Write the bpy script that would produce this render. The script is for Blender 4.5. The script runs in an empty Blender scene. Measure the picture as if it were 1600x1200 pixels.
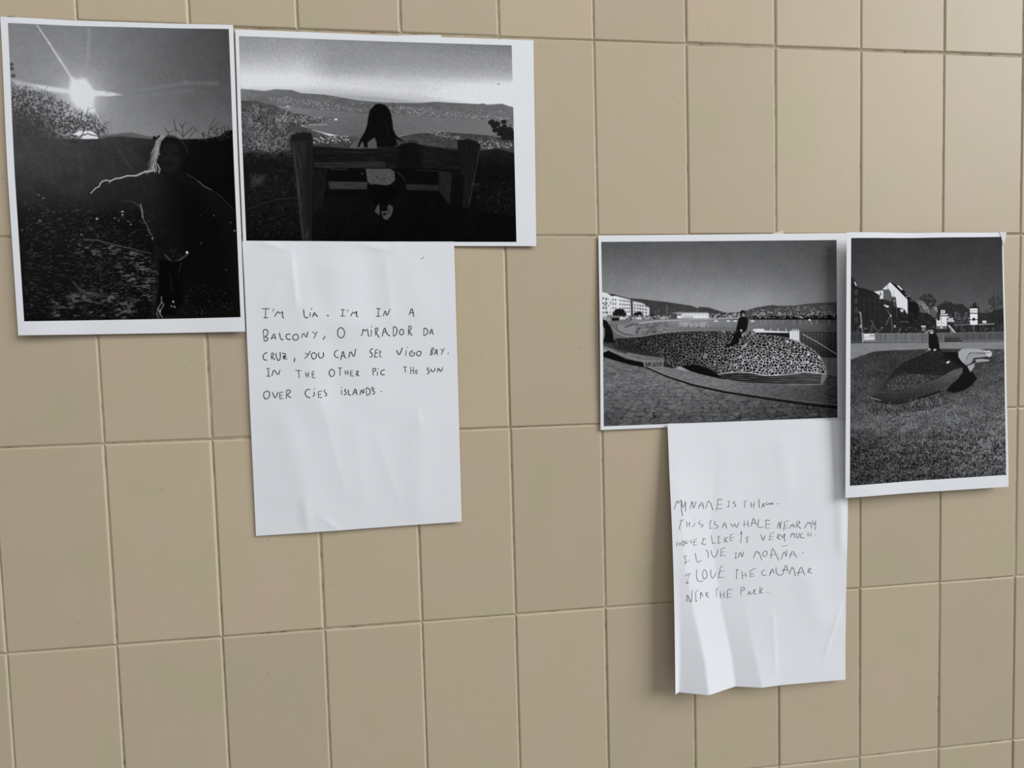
import bpy, math, random
import numpy as np
from mathutils import Matrix, Vector

random.seed(7)
np.random.seed(7)
S = bpy.context.scene
COL = S.collection

# ---------------------------------------------------------------- camera
# The wall's tiled face is the plane Y = 0 (camera on its -Y side); 101 mm is the tile pitch.
UNIT = 0.101
Z0 = 1.50
ROW = 2.01494 * UNIT
RC = np.array([[0.9957254, 0.0280554, -0.0879987],
               [-0.0312721, 0.9988842, -0.0353905],
               [0.0869076, 0.0379911, 0.9954917]])
CC = np.array([-0.3737752, -0.6461090, -4.6906003])
FPX = 697.617

def w2b(p):
    """wall axes (right, down, into the wall; tile units) -> world metres"""
    return Vector((p[0] * UNIT, p[2] * UNIT, Z0 - p[1] * UNIT))

cam_data = bpy.data.cameras.new('camera')
cam_data.sensor_width = 36.0
cam_data.sensor_fit = 'HORIZONTAL'
cam_data.lens = FPX / 1600.0 * 36.0
cam_data.clip_start = 0.01
cam = bpy.data.objects.new('camera', cam_data)
COL.objects.link(cam)
def ax(v): return Vector((v[0], v[2], -v[1]))
rx, ry, rz = ax(RC[0]), -ax(RC[1]), -ax(RC[2])
m = Matrix((rx, ry, rz)).transposed().to_4x4()
m.translation = w2b(CC)
cam.matrix_world = m
S.camera = cam

# ---------------------------------------------------------------- world, window light, exposure
world = bpy.data.worlds.new('room_light')
S.world = world
world.use_nodes = True
bg = world.node_tree.nodes['Background']
bg.inputs['Color'].default_value = (0.955, 0.98, 1.03, 1)
bg.inputs['Strength'].default_value = 0.29

ld = bpy.data.lights.new('window_daylight', 'AREA')
ld.shape = 'RECTANGLE'
ld.size = 4.6
ld.size_y = 5.2
ld.energy = 850.0
ld.color = (0.95, 0.975, 1.0)
lo = bpy.data.objects.new('window_daylight', ld)
COL.objects.link(lo)
lo.location = (7.3, -4.6, Z0 + 4.3)
lo.rotation_euler = (Vector((0.1, 0, Z0)) - lo.location).to_track_quat('-Z', 'Y').to_euler()

# unseen overhead fill, added to brighten the wall towards its top
cd = bpy.data.lights.new('overhead_fill', 'AREA')
cd.shape = 'RECTANGLE'
cd.size = 1.2
cd.size_y = 0.3
cd.energy = 4.0
cd.color = (1.0, 0.97, 0.93)
co = bpy.data.objects.new('overhead_fill', cd)
COL.objects.link(co)
co.location = (0.0, -0.8, Z0 + 1.15)

S.view_settings.view_transform = 'Standard'
S.view_settings.look = 'None'
S.view_settings.exposure = 0.0
S.view_settings.gamma = 1.0
S.view_settings.use_curve_mapping = False

# ---------------------------------------------------------------- helpers
def tag(o, label=None, cat=None, kind=None, group=None):
    if label: o['label'] = label
    if cat: o['category'] = cat
    if kind: o['kind'] = kind
    if group: o['group'] = group
    return o

def mesh_np(name, verts, faces, smooth=True):
    """verts (n,3) array, faces (m,k) int array with one k"""
    verts = np.asarray(verts, np.float32); faces = np.asarray(faces, np.int32)
    me = bpy.data.meshes.new(name)
    me.vertices.add(len(verts)); me.vertices.foreach_set('co', verts.ravel())
    k = faces.shape[1]
    me.loops.add(faces.size); me.loops.foreach_set('vertex_index', faces.ravel())
    me.polygons.add(len(faces))
    me.polygons.foreach_set('loop_start', np.arange(0, faces.size, k, dtype=np.int32))
    me.polygons.foreach_set('use_smooth', np.full(len(faces), smooth))
    me.update(calc_edges=True)
    return me

def obj(name, me, mat, parent=None):
    o = bpy.data.objects.new(name, me)
    COL.objects.link(o)
    if mat: me.materials.append(mat)
    if parent: o.parent = parent
    return o

def new_mat(name):
    mt = bpy.data.materials.new(name); mt.use_nodes = True
    nt = mt.node_tree
    return mt, nt, nt.nodes['Principled BSDF']

def node(nt, kind, **kw):
    n = nt.nodes.new(kind)
    for k, v in kw.items(): setattr(n, k, v)
    return n

def ramp(nt, stops):
    r = nt.nodes.new('ShaderNodeValToRGB')
    e = r.color_ramp.elements
    while len(e) < len(stops): e.new(0.5)
    for i, (p, c) in enumerate(stops):
        e[i].position = p; e[i].color = (*c, 1)
    return r

def mix(nt, mode, fac, a, b):
    n = nt.nodes.new('ShaderNodeMix'); n.data_type = 'RGBA'; n.blend_type = mode
    for sock, v in ((n.inputs[0], fac), (n.inputs[6], a), (n.inputs[7], b)):
        if isinstance(v, bpy.types.NodeSocket): nt.links.new(v, sock)
        elif isinstance(v, (int, float)): sock.default_value = v
        else: sock.default_value = (*v, 1)
    return n.outputs[2]

# ---------------------------------------------------------------- materials
def tile_material():
    mt, nt, b = new_mat('glazed_beige_tile')
    L = nt.links.new
    tc = node(nt, 'ShaderNodeTexCoord'); oi = node(nt, 'ShaderNodeObjectInfo')
    add = node(nt, 'ShaderNodeVectorMath', operation='ADD')
    L(tc.outputs['Object'], add.inputs[0])
    sc = node(nt, 'ShaderNodeVectorMath', operation='SCALE'); sc.inputs['Scale'].default_value = 1.0
    L(oi.outputs['Location'], sc.inputs[0]); L(sc.outputs[0], add.inputs[1])
    n1 = node(nt, 'ShaderNodeTexNoise'); n1.inputs['Scale'].default_value = 14; n1.inputs['Detail'].default_value = 2
    L(add.outputs[0], n1.inputs['Vector'])
    hue = ramp(nt, [(0.30, (0.550, 0.440, 0.320)), (0.5, (0.540, 0.444, 0.310)), (0.70, (0.515, 0.444, 0.298))])
    L(n1.outputs['Fac'], hue.inputs[0])
    per = ramp(nt, [(0.0, (0.95, 0.95, 0.96)), (1.0, (1.04, 1.035, 1.02))])
    L(oi.outputs['Random'], per.inputs[0])
    c = mix(nt, 'MULTIPLY', 1.0, hue.outputs[0], per.outputs[0])
    # small pits and dirt specks in the glaze
    n2 = node(nt, 'ShaderNodeTexNoise'); n2.inputs['Scale'].default_value = 260; n2.inputs['Detail'].default_value = 1
    L(add.outputs[0], n2.inputs['Vector'])
    sp = ramp(nt, [(0.765, (1, 1, 1)), (0.80, (0.55, 0.52, 0.48))])
    L(n2.outputs['Fac'], sp.inputs[0])
    c = mix(nt, 'MULTIPLY', 1.0, c, sp.outputs[0])
    L(c, b.inputs['Base Color'])
    b.inputs['Roughness'].default_value = 0.46
    b.inputs['Specular IOR Level'].default_value = 0.15
    n3 = node(nt, 'ShaderNodeTexNoise'); n3.inputs['Scale'].default_value = 40; n3.inputs['Detail'].default_value = 3
    L(add.outputs[0], n3.inputs['Vector'])
    bp = node(nt, 'ShaderNodeBump'); bp.inputs['Strength'].default_value = 0.10; bp.inputs['Distance'].default_value = 0.002
    L(n3.outputs['Fac'], bp.inputs['Height']); L(bp.outputs[0], b.inputs['Normal'])
    return mt

def grout_material():
    mt, nt, b = new_mat('beige_grout')
    L = nt.links.new
    tc = node(nt, 'ShaderNodeTexCoord')
    n1 = node(nt, 'ShaderNodeTexNoise'); n1.inputs['Scale'].default_value = 60; n1.inputs['Detail'].default_value = 5
    L(tc.outputs['Object'], n1.inputs['Vector'])
    r = ramp(nt, [(0.30, (0.16, 0.125, 0.085)), (0.40, (0.36, 0.295, 0.20)), (0.62, (0.46, 0.385, 0.265)), (0.75, (0.56, 0.49, 0.37))])
    L(n1.outputs['Fac'], r.inputs[0]); L(r.outputs[0], b.inputs['Base Color'])
    b.inputs['Roughness'].default_value = 0.9
    n2 = node(nt, 'ShaderNodeTexNoise'); n2.inputs['Scale'].default_value = 500
    L(tc.outputs['Object'], n2.inputs['Vector'])
    bp = node(nt, 'ShaderNodeBump'); bp.inputs['Strength'].default_value = 0.5; bp.inputs['Distance'].default_value = 0.001
    L(n2.outputs['Fac'], bp.inputs['Height']); L(bp.outputs[0], b.inputs['Normal'])
    return mt

def paper_material(name, col, bump=0.04):
    mt, nt, b = new_mat(name)
    L = nt.links.new
    tc = node(nt, 'ShaderNodeTexCoord')
    n1 = node(nt, 'ShaderNodeTexNoise'); n1.inputs['Scale'].default_value = 25; n1.inputs['Detail'].default_value = 3
    L(tc.outputs['Object'], n1.inputs['Vector'])
    r = ramp(nt, [(0.3, tuple(x * 0.985 for x in col)), (0.7, col)])
    L(n1.outputs['Fac'], r.inputs[0]); L(r.outputs[0], b.inputs['Base Color'])
    b.inputs['Roughness'].default_value = 0.75
    b.inputs['Specular IOR Level'].default_value = 0.15
    n2 = node(nt, 'ShaderNodeTexNoise'); n2.inputs['Scale'].default_value = 900
    L(tc.outputs['Object'], n2.inputs['Vector'])
    bp = node(nt, 'ShaderNodeBump'); bp.inputs['Strength'].default_value = bump; bp.inputs['Distance'].default_value = 0.0005
    L(n2.outputs['Fac'], bp.inputs['Height']); L(bp.outputs[0], b.inputs['Normal'])
    return mt

def plain_material(name, col, rough=0.8, spec=0.2, noise=0.15, scale=200):
    mt, nt, b = new_mat(name)
    L = nt.links.new
    tc = node(nt, 'ShaderNodeTexCoord')
    n1 = node(nt, 'ShaderNodeTexNoise'); n1.inputs['Scale'].default_value = scale
    L(tc.outputs['Object'], n1.inputs['Vector'])
    r = ramp(nt, [(0.3, tuple(x * (1 - noise) for x in col)), (0.7, tuple(min(1, x * (1 + noise)) for x in col))])
    L(n1.outputs['Fac'], r.inputs[0]); L(r.outputs[0], b.inputs['Base Color'])
    b.inputs['Roughness'].default_value = rough
    b.inputs['Specular IOR Level'].default_value = spec
    return mt

def print_material():
    """black-and-white laser print: ink density per point, toner grain on top"""
    mt, nt, b = new_mat('laser_print')
    L = nt.links.new
    at = node(nt, 'ShaderNodeAttribute', attribute_name='ink')
    tc = node(nt, 'ShaderNodeTexCoord')
    n1 = node(nt, 'ShaderNodeTexNoise'); n1.inputs['Scale'].default_value = 1300; n1.inputs['Detail'].default_value = 1
    L(tc.outputs['Object'], n1.inputs['Vector'])
    r = ramp(nt, [(0.3, (0.90, 0.90, 0.90)), (0.7, (1.10, 1.10, 1.10))])
    L(n1.outputs['Fac'], r.inputs[0])
    c = mix(nt, 'MULTIPLY', 1.0, at.outputs['Color'], r.outputs[0])
    L(c, b.inputs['Base Color'])
    b.inputs['Roughness'].default_value = 0.6
    b.inputs['Specular IOR Level'].default_value = 0.02
    return mt

M_TILE = tile_material()
M_GROUT = grout_material()
M_PAPER = paper_material('white_copy_paper', (0.845, 0.850, 0.870))
M_PRINT = print_material()
M_INK1 = plain_material('black_pen_ink', (0.035, 0.036, 0.042), scale=600, noise=0.4)
M_INK2 = plain_material('grey_pencil', (0.115, 0.115, 0.14), scale=600, noise=0.45)
M_TAPE_W = plain_material('white_tape', (0.80, 0.80, 0.77), noise=0.03)
M_TAPE_B = plain_material('cream_tape', (0.70, 0.66, 0.54), noise=0.04)
M_TAPE_G = plain_material('clear_tape', (0.56, 0.55, 0.56), rough=0.4, spec=0.4, noise=0.05)
M_DIRT = plain_material('dark_glue_residue', (0.09, 0.07, 0.05), noise=0.4)

# ---------------------------------------------------------------- tiled wall
NX0, NX1 = -6, 17          # tile columns
NY0, NY1 = -4, 7           # tile rows
COLX = {0: -.25, 1: -.13, 2: .42, 3: .93, 4: 1.0, 5: .34, 6: -.69, 7: -.44, 8: -.19, 9: -.03, 10: .7, 11: -.5}
ROWY = {0: .09, 1: .09, 2: -.55, 3: .16, 4: .1}
rs = random.Random(3)
gx = {c: (c - 5) * UNIT + COLX.get(c, rs.uniform(-.5, .5)) * 1e-3 for c in range(NX0, NX1 + 2)}
gz = {r: Z0 - (r - 2) * ROW - ROWY.get(r, rs.uniform(-.4, .4)) * 1e-3 for r in range(NY0, NY1 + 2)}

x0, x1 = gx[NX0] - .0, gx[NX1 + 1]
z1, z0 = gz[NY0], gz[NY1 + 1]
xm, zm = (x0 + x1) / 2, (z0 + z1) / 2
hw, hh = (x1 - x0) / 2, (z1 - z0) / 2
# wall body: mortar bed whose face lies just behind the tile faces
yb, yf = 0.12, 0.0010
bw0, bw1 = (-17 - 5) * UNIT - xm, (29 - 5) * UNIT - xm
bh0, bh1 = Z0 - (10 - 2) * ROW - zm, Z0 - (-5 - 2) * ROW - zm
wv = [(bw0, yf, bh0), (bw1, yf, bh0), (bw1, yf, bh1), (bw0, yf, bh1), (bw0, yb, bh0), (bw1, yb, bh0), (bw1, yb, bh1), (bw0, yb, bh1)]
wf = [(0, 1, 2, 3), (5, 4, 7, 6), (4, 0, 3, 7), (1, 5, 6, 2), (3, 2, 6, 7), (4, 5, 1, 0)]
wall = obj('wall_back', mesh_np('wall_back', wv, wf, False), M_GROUT)
wall.location = (xm, 0, zm)
tag(wall, 'tiled wall of beige upright rectangular tiles with thin grout lines', None, 'structure')

def tile_mesh(w, h, r, name):
    """one tile, cushioned edge of radius r, front face on y = 0"""
    th = [0, 28, 56, 82]
    V, F, N = [], [], []
    corners = [(-1, -1), (1, -1), (1, 1), (-1, 1)]
    for a in th:
        s, c = math.sin(math.radians(a)), math.cos(math.radians(a))
        for cx, cz in corners:
            V.append((cx * (w / 2 - r + r * s), r * 0.85 * (1 - c), cz * (h / 2 - r + r * s)))
    k = len(th)
    for cx, cz in corners:
        V.append((cx * w / 2, 0.006, cz * h / 2))
    F.append((0, 1, 2, 3)); N += [(0, -1, 0)] * 4
    en = [(0, -1), (1, 0), (0, 1), (-1, 0)]
    for i in range(k):
        for e in range(4):
            a, b = e, (e + 1) % 4
            q = (i * 4 + a, (i + 1) * 4 + a, (i + 1) * 4 + b, i * 4 + b)
            F.append(q)
            for vi in q:
                lv = vi // 4
                t = math.radians(th[lv] if lv < k else 90)
                N.append((en[e][0] * math.sin(t), -math.cos(t), en[e][1] * math.sin(t)))
    me = bpy.data.meshes.new(name)
    me.from_pydata(V, [], F)
    me.polygons.foreach_set('use_smooth', [True] * len(F))
    me.materials.append(M_TILE)
    me.normals_split_custom_set(N)
    return me

TW, TH = UNIT - .0007, ROW - .0008
tiles = [tile_mesh(TW, TH, rr, 'tile') for rr in (.0020, .0023, .0026)]
for r in range(NY0, NY1 + 1):
    for c in range(NX0, NX1 + 1):
        o = bpy.data.objects.new('tile', rs.choice(tiles))
        COL.objects.link(o)
        o.parent = wall
        pw, ph = gx[c + 1] - gx[c], gz[r] - gz[r + 1]
        gap = rs.uniform(.0005, .0009)
        gaph = rs.uniform(.0005, .0010) + (.0011 if (r in (-1, 0) and c >= 7) else 0)
        o.scale = ((pw - gap) / TW, 1, (ph - gaph) / TH)
        o.location = ((gx[c] + gx[c + 1]) / 2 - xm + rs.uniform(-1, 1) * 1e-4, rs.uniform(-1, 1) * 1.6e-4,
                      (gz[r] + gz[r + 1]) / 2 - zm + rs.uniform(-1, 1) * 1.5e-4)
        o.rotation_euler = (math.radians(rs.uniform(-.12, .12)), math.radians(rs.uniform(-.10, .10)), math.radians(rs.uniform(-.22, .22)))

# the wall runs on past the picture: its outer tiles, joined into one part
EX0, EX1, EY0, EY1 = -17, 28, -5, 9
fv, ff = [], []
src = tiles[1]
sv = np.array([v.co[:] for v in src.vertices]); sf = [tuple(p_.vertices) for p_ in src.polygons]
for r in range(EY0, EY1 + 1):
    for c in range(EX0, EX1 + 1):
        if NX0 <= c <= NX1 and NY0 <= r <= NY1: continue
        off = np.array([(c - 4.5) * UNIT - xm, rs.uniform(-1, 1) * 1.5e-4, Z0 - (r - 1.5) * ROW - zm])
        b0 = len(fv); fv += (sv + off).tolist(); ff += [tuple(b0 + i for i in q) for q in sf]
field = obj('outer_tiles', mesh_np('outer_tiles', fv, ff, False), M_TILE, wall)
tag(field, kind='stuff')

# ---------------------------------------------------------------- sheets of paper on the wall
def ray_wall(px, py, d):
    """wall position (x, z in metres) of a measured photo point lying d metres in front of the tiles"""
    px = np.asarray(px, float); py = np.asarray(py, float); d = np.asarray(d, float)
    a = np.stack([(px - 800) / FPX, (py - 600) / FPX, np.ones_like(px)], -1) @ RC
    s = (-d / UNIT - CC[2]) / a[..., 2]
    return (CC[0] + s * a[..., 0]) * UNIT, Z0 - (CC[1] + s * a[..., 1]) * UNIT

def project(P):
    q = np.stack([P[..., 0] / UNIT, (Z0 - P[..., 2]) / UNIT, P[..., 1] / UNIT], -1) - CC
    c = q @ RC.T
    return np.stack([800 + FPX * c[..., 0] / c[..., 2], 600 + FPX * c[..., 1] / c[..., 2]], -1)

class Sheet:
    """a sheet fixed to the wall: four corners, a table of stand-off heights (mm) and wrinkles"""
    def __init__(self, corners, knots, crease=False, ridges=()):
        self.kv = np.array([k[0] for k in knots], float)
        self.ku = np.array([[p[0] for p in k[1]] for k in knots], float)
        self.kd = np.array([[p[1] for p in k[1]] for k in knots], float) * 1e-3
        self.crease = crease
        self.ridges = ridges
        uv = [(0, 0), (1, 0), (1, 1), (0, 1)]
        self.c = []
        for (px, py), (u, v) in zip(corners, uv):
            x, z = ray_wall(px, py, self.height(np.array([float(u)]), np.array([float(v)]))[0])
            self.c.append((float(x), float(z)))
        (ax_, az), (bx, bz), (cx, cz), (dx, dz) = self.c
        self.w = 0.5 * (math.hypot(bx - ax_, bz - az) + math.hypot(cx - dx, cz - dz))
        self.h = 0.5 * (math.hypot(dx - ax_, dz - az) + math.hypot(cx - bx, cz - bz))
        self.org = Vector(((ax_ + cx) / 2, 0, (az + cz) / 2))

    def height(self, u, v):
        tv = np.clip(v, 0, 1)
        if not self.crease:      # ease between the rows
            i = np.clip(np.searchsorted(self.kv, tv, side='right') - 1, 0, len(self.kv) - 2)
            t = (tv - self.kv[i]) / (self.kv[i + 1] - self.kv[i]); t = 0.5 * t + 0.5 * t * t * (3 - 2 * t)
            tv = self.kv[i] + t * (self.kv[i + 1] - self.kv[i])
        n = self.ku.shape[1]
        U = [np.interp(tv, self.kv, self.ku[:, k]) for k in range(n)]
        D = [np.interp(tv, self.kv, self.kd[:, k]) for k in range(n)]
        d = D[0].copy()
        for k in range(n - 1):
            t = np.clip((u - U[k]) / (U[k + 1] - U[k]), 0, 1)
            if not self.crease: t = t * t * (3 - 2 * t)
            d = d + t * (D[k + 1] - D[k])
        for (ua, va, ub, vb, amp, wid, sharp) in self.ridges:   # wrinkles: a line in uv, mm high, mm wide
            asp = 1.414
            dx, dy = ub - ua, (vb - va) * asp
            L = math.hypot(dx, dy)
            s = ((u - ua) * dx + (v - va) * asp * dy) / L
            q = (-(u - ua) * dy + (v - va) * asp * dx) / L
            e = np.clip(np.minimum(s + .05, L + .05 - s) / .12, 0, 1)
            e = e * e * (3 - 2 * e)
            ww = wid / 210.0
            prof = np.exp(-(q / ww) ** 2) if not sharp else np.where(q > 0, np.exp(-q / ww), np.exp(q / (ww * sharp)))
            d = d + amp * 1e-3 * prof * e
        return d

    def point(self, u, v, lift=0.0):
        u = np.asarray(u, float); v = np.asarray(v, float)
        w = [(1 - u) * (1 - v), u * (1 - v), u * v, (1 - u) * v]
        x = sum(wi * c[0] for wi, c in zip(w, self.c)); z = sum(wi * c[1] for wi, c in zip(w, self.c))
        return np.stack([x, -(self.height(u, v) + lift), z], -1)

    def find(self, pts):
        """sheet coordinates (u, v) of measured photo points"""
        pts = np.asarray(pts, float)
        u = np.full(len(pts), .5); v = np.full(len(pts), .5)
        e = 1e-4
        for _ in range(14):
            p = project(self.point(u, v)); pu = project(self.point(u + e, v)); pv = project(self.point(u, v + e))
            a = (pu - p) / e; b = (pv - p) / e; r = pts - p
            det = a[:, 0] * b[:, 1] - a[:, 1] * b[:, 0]
            u = np.clip(u + (r[:, 0] * b[:, 1] - r[:, 1] * b[:, 0]) / det, -.3, 1.3)
            v = np.clip(v + (a[:, 0] * r[:, 1] - a[:, 1] * r[:, 0]) / det, -.3, 1.3)
        return u, v

    def build(self, name, nu, nv, mat, thick=0.00018):
        u, v = np.meshgrid(np.linspace(0, 1, nu + 1), np.linspace(0, 1, nv + 1))
        F_ = self.point(u.ravel(), v.ravel())
        B_ = F_.copy(); B_[:, 1] += thick
        n = len(F_); k = np.arange(n).reshape(nv + 1, nu + 1)
        def quads(a): return np.stack([a[:-1, :-1], a[1:, :-1], a[1:, 1:], a[:-1, 1:]], -1).reshape(-1, 4)
        fq = quads(k); bq = quads(k)[:, ::-1] + n
        loop = np.concatenate([k[0, :-1], k[:-1, -1], k[-1, :0:-1], k[:0:-1, 0]])
        nx = np.roll(loop, -1)
        rim = np.stack([loop, nx, nx + n, loop + n], -1)
        V = np.concatenate([F_, B_]) - np.array(self.org)
        me = mesh_np(name, V, np.concatenate([fq, bq, rim]))
        sm = np.ones(len(me.polygons), bool); sm[-len(rim):] = False
        me.polygons.foreach_set('use_smooth', sm)
        o = obj(name, me, mat)
        o.location = self.org
        # keep the cut edge crisp
        ev = np.zeros(len(me.edges) * 2, np.int32); me.edges.foreach_get('vertices', ev); ev = ev.reshape(-1, 2)
        isl = np.zeros(2 * n, bool); isl[loop] = True; isl[loop + n] = True
        cnt = isl[ev[:, 0]] & isl[ev[:, 1]]
        at = me.attributes.new('sharp_edge', 'BOOLEAN', 'EDGE'); at.data.foreach_set('value', cnt)
        return o

def build_print(sheet, parent, quad, img, name='printed_image', lift=0.00012):
    """the printed picture: a fine grid lying on the sheet that carries the ink density"""
    h, w = img.shape
    uc, vc = sheet.find(quad)
    s, t = np.meshgrid(np.linspace(0, 1, w), np.linspace(0, 1, h))
    s = s.ravel(); t = t.ravel()
    wt = [(1 - s) * (1 - t), s * (1 - t), s * t, (1 - s) * t]
    u = sum(a * b for a, b in zip(wt, uc)); v = sum(a * b for a, b in zip(wt, vc))
    P = sheet.point(u, v, lift) - np.array(sheet.org)
    k = np.arange(w * h).reshape(h, w)
    F = np.stack([k[:-1, :-1], k[1:, :-1], k[1:, 1:], k[:-1, 1:]], -1).reshape(-1, 4)
    me = mesh_np(name, P, F)
    g = np.clip(img, 0, 255) / 255.0
    lin = np.where(g <= .04045, g / 12.92, ((g + .055) / 1.055) ** 2.4) / 0.80
    lin = np.clip(lin, .002, .86).ravel().astype(np.float32)
    colr = np.ones((len(lin), 4), np.float32)
    colr[:, 0] = lin; colr[:, 1] = lin; colr[:, 2] = lin * 1.01
    at = me.color_attributes.new('ink', 'FLOAT_COLOR', 'POINT')
    at.data.foreach_set('color', colr.ravel())
    o = obj(name, me, M_PRINT, parent)
    return o

def prism(name, pts, d, thick, mat, parent, org):
    """small flat piece (tape, residue) with its own thickness, d metres off the tiles"""
    n = len(pts)
    pts = np.array(pts, float)
    ds = np.broadcast_to(np.asarray(d, float), (n,))
    x, z = ray_wall(pts[:, 0], pts[:, 1], ds)
    V = [(x[i] - org[0], -ds[i] - org[1], z[i] - org[2]) for i in range(n)] + [(x[i] - org[0], -ds[i] + thick - org[1], z[i] - org[2]) for i in range(n)]
    F = [tuple(range(n))[::-1], tuple(range(n, 2 * n))] + [(i, (i + 1) % n, n + (i + 1) % n, n + i) for i in range(n)]
    me = bpy.data.meshes.new(name); me.from_pydata(V, [], F)
    return obj(name, me, mat, parent)

# ---------------------------------------------------------------- drawing tools for the printed pictures
RES = 1.35
def homography(src, dst):
    A = []
    for (x, y), (X, Y) in zip(src, dst):
        A.append([x, y, 1, 0, 0, 0, -X * x, -X * y, -X]); A.append([0, 0, 0, x, y, 1, -Y * x, -Y * y, -Y])
    return np.linalg.svd(np.array(A, float))[2][-1].reshape(3, 3)

def value_noise(h, w, cell, rng, oct=3, ax=1.0, ay=1.0):
    out = np.zeros((h, w)); amp = 1.0; tot = 0
    for o in range(oct):
        cx, cy = max(cell * ax / 2 ** o, 1), max(cell * ay / 2 ** o, 1)
        gw, gh = int(w / cx) + 3, int(h / cy) + 3
        g = rng.random((gh, gw))
        X = np.arange(w) / cx; Y = np.arange(h) / cy
        xi = X.astype(int); yi = Y.astype(int); fx = X - xi; fy = Y - yi
        fx = fx * fx * (3 - 2 * fx); fy = (fy * fy * (3 - 2 * fy))[:, None]
        a = g[yi][:, xi] * (1 - fx) + g[yi][:, xi + 1] * fx
        b = g[yi + 1][:, xi] * (1 - fx) + g[yi + 1][:, xi + 1] * fx
        out += amp * (a * (1 - fy) + b * fy); tot += amp; amp *= .6
    return out / tot * 2 - 1

def cell_edges(X, Y, rng, jit=.8):
    """distance between nearest and second nearest cell centre (0 on the cell borders)"""
    xi = np.floor(X).astype(int); yi = np.floor(Y).astype(int)
    x0_, y0_ = xi.min() - 2, yi.min() - 2
    G = rng.random((yi.max() - y0_ + 4, xi.max() - x0_ + 4, 2))
    f1 = np.full(X.shape, 9.); f2 = np.full(X.shape, 9.); cid = np.zeros(X.shape)
    for dy in (-1, 0, 1):
        for dx in (-1, 0, 1):
            a, b = xi + dx, yi + dy
            g = G[b - y0_, a - x0_]
            d = np.hypot(a + .5 + (g[..., 0] - .5) * jit - X, b + .5 + (g[..., 1] - .5) * jit - Y)
            nf = d < f1
            f2 = np.where(nf, f1, np.minimum(f2, d)); cid = np.where(nf, g[..., 0], cid); f1 = np.where(nf, d, f1)
    return f2 - f1, cid

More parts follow.
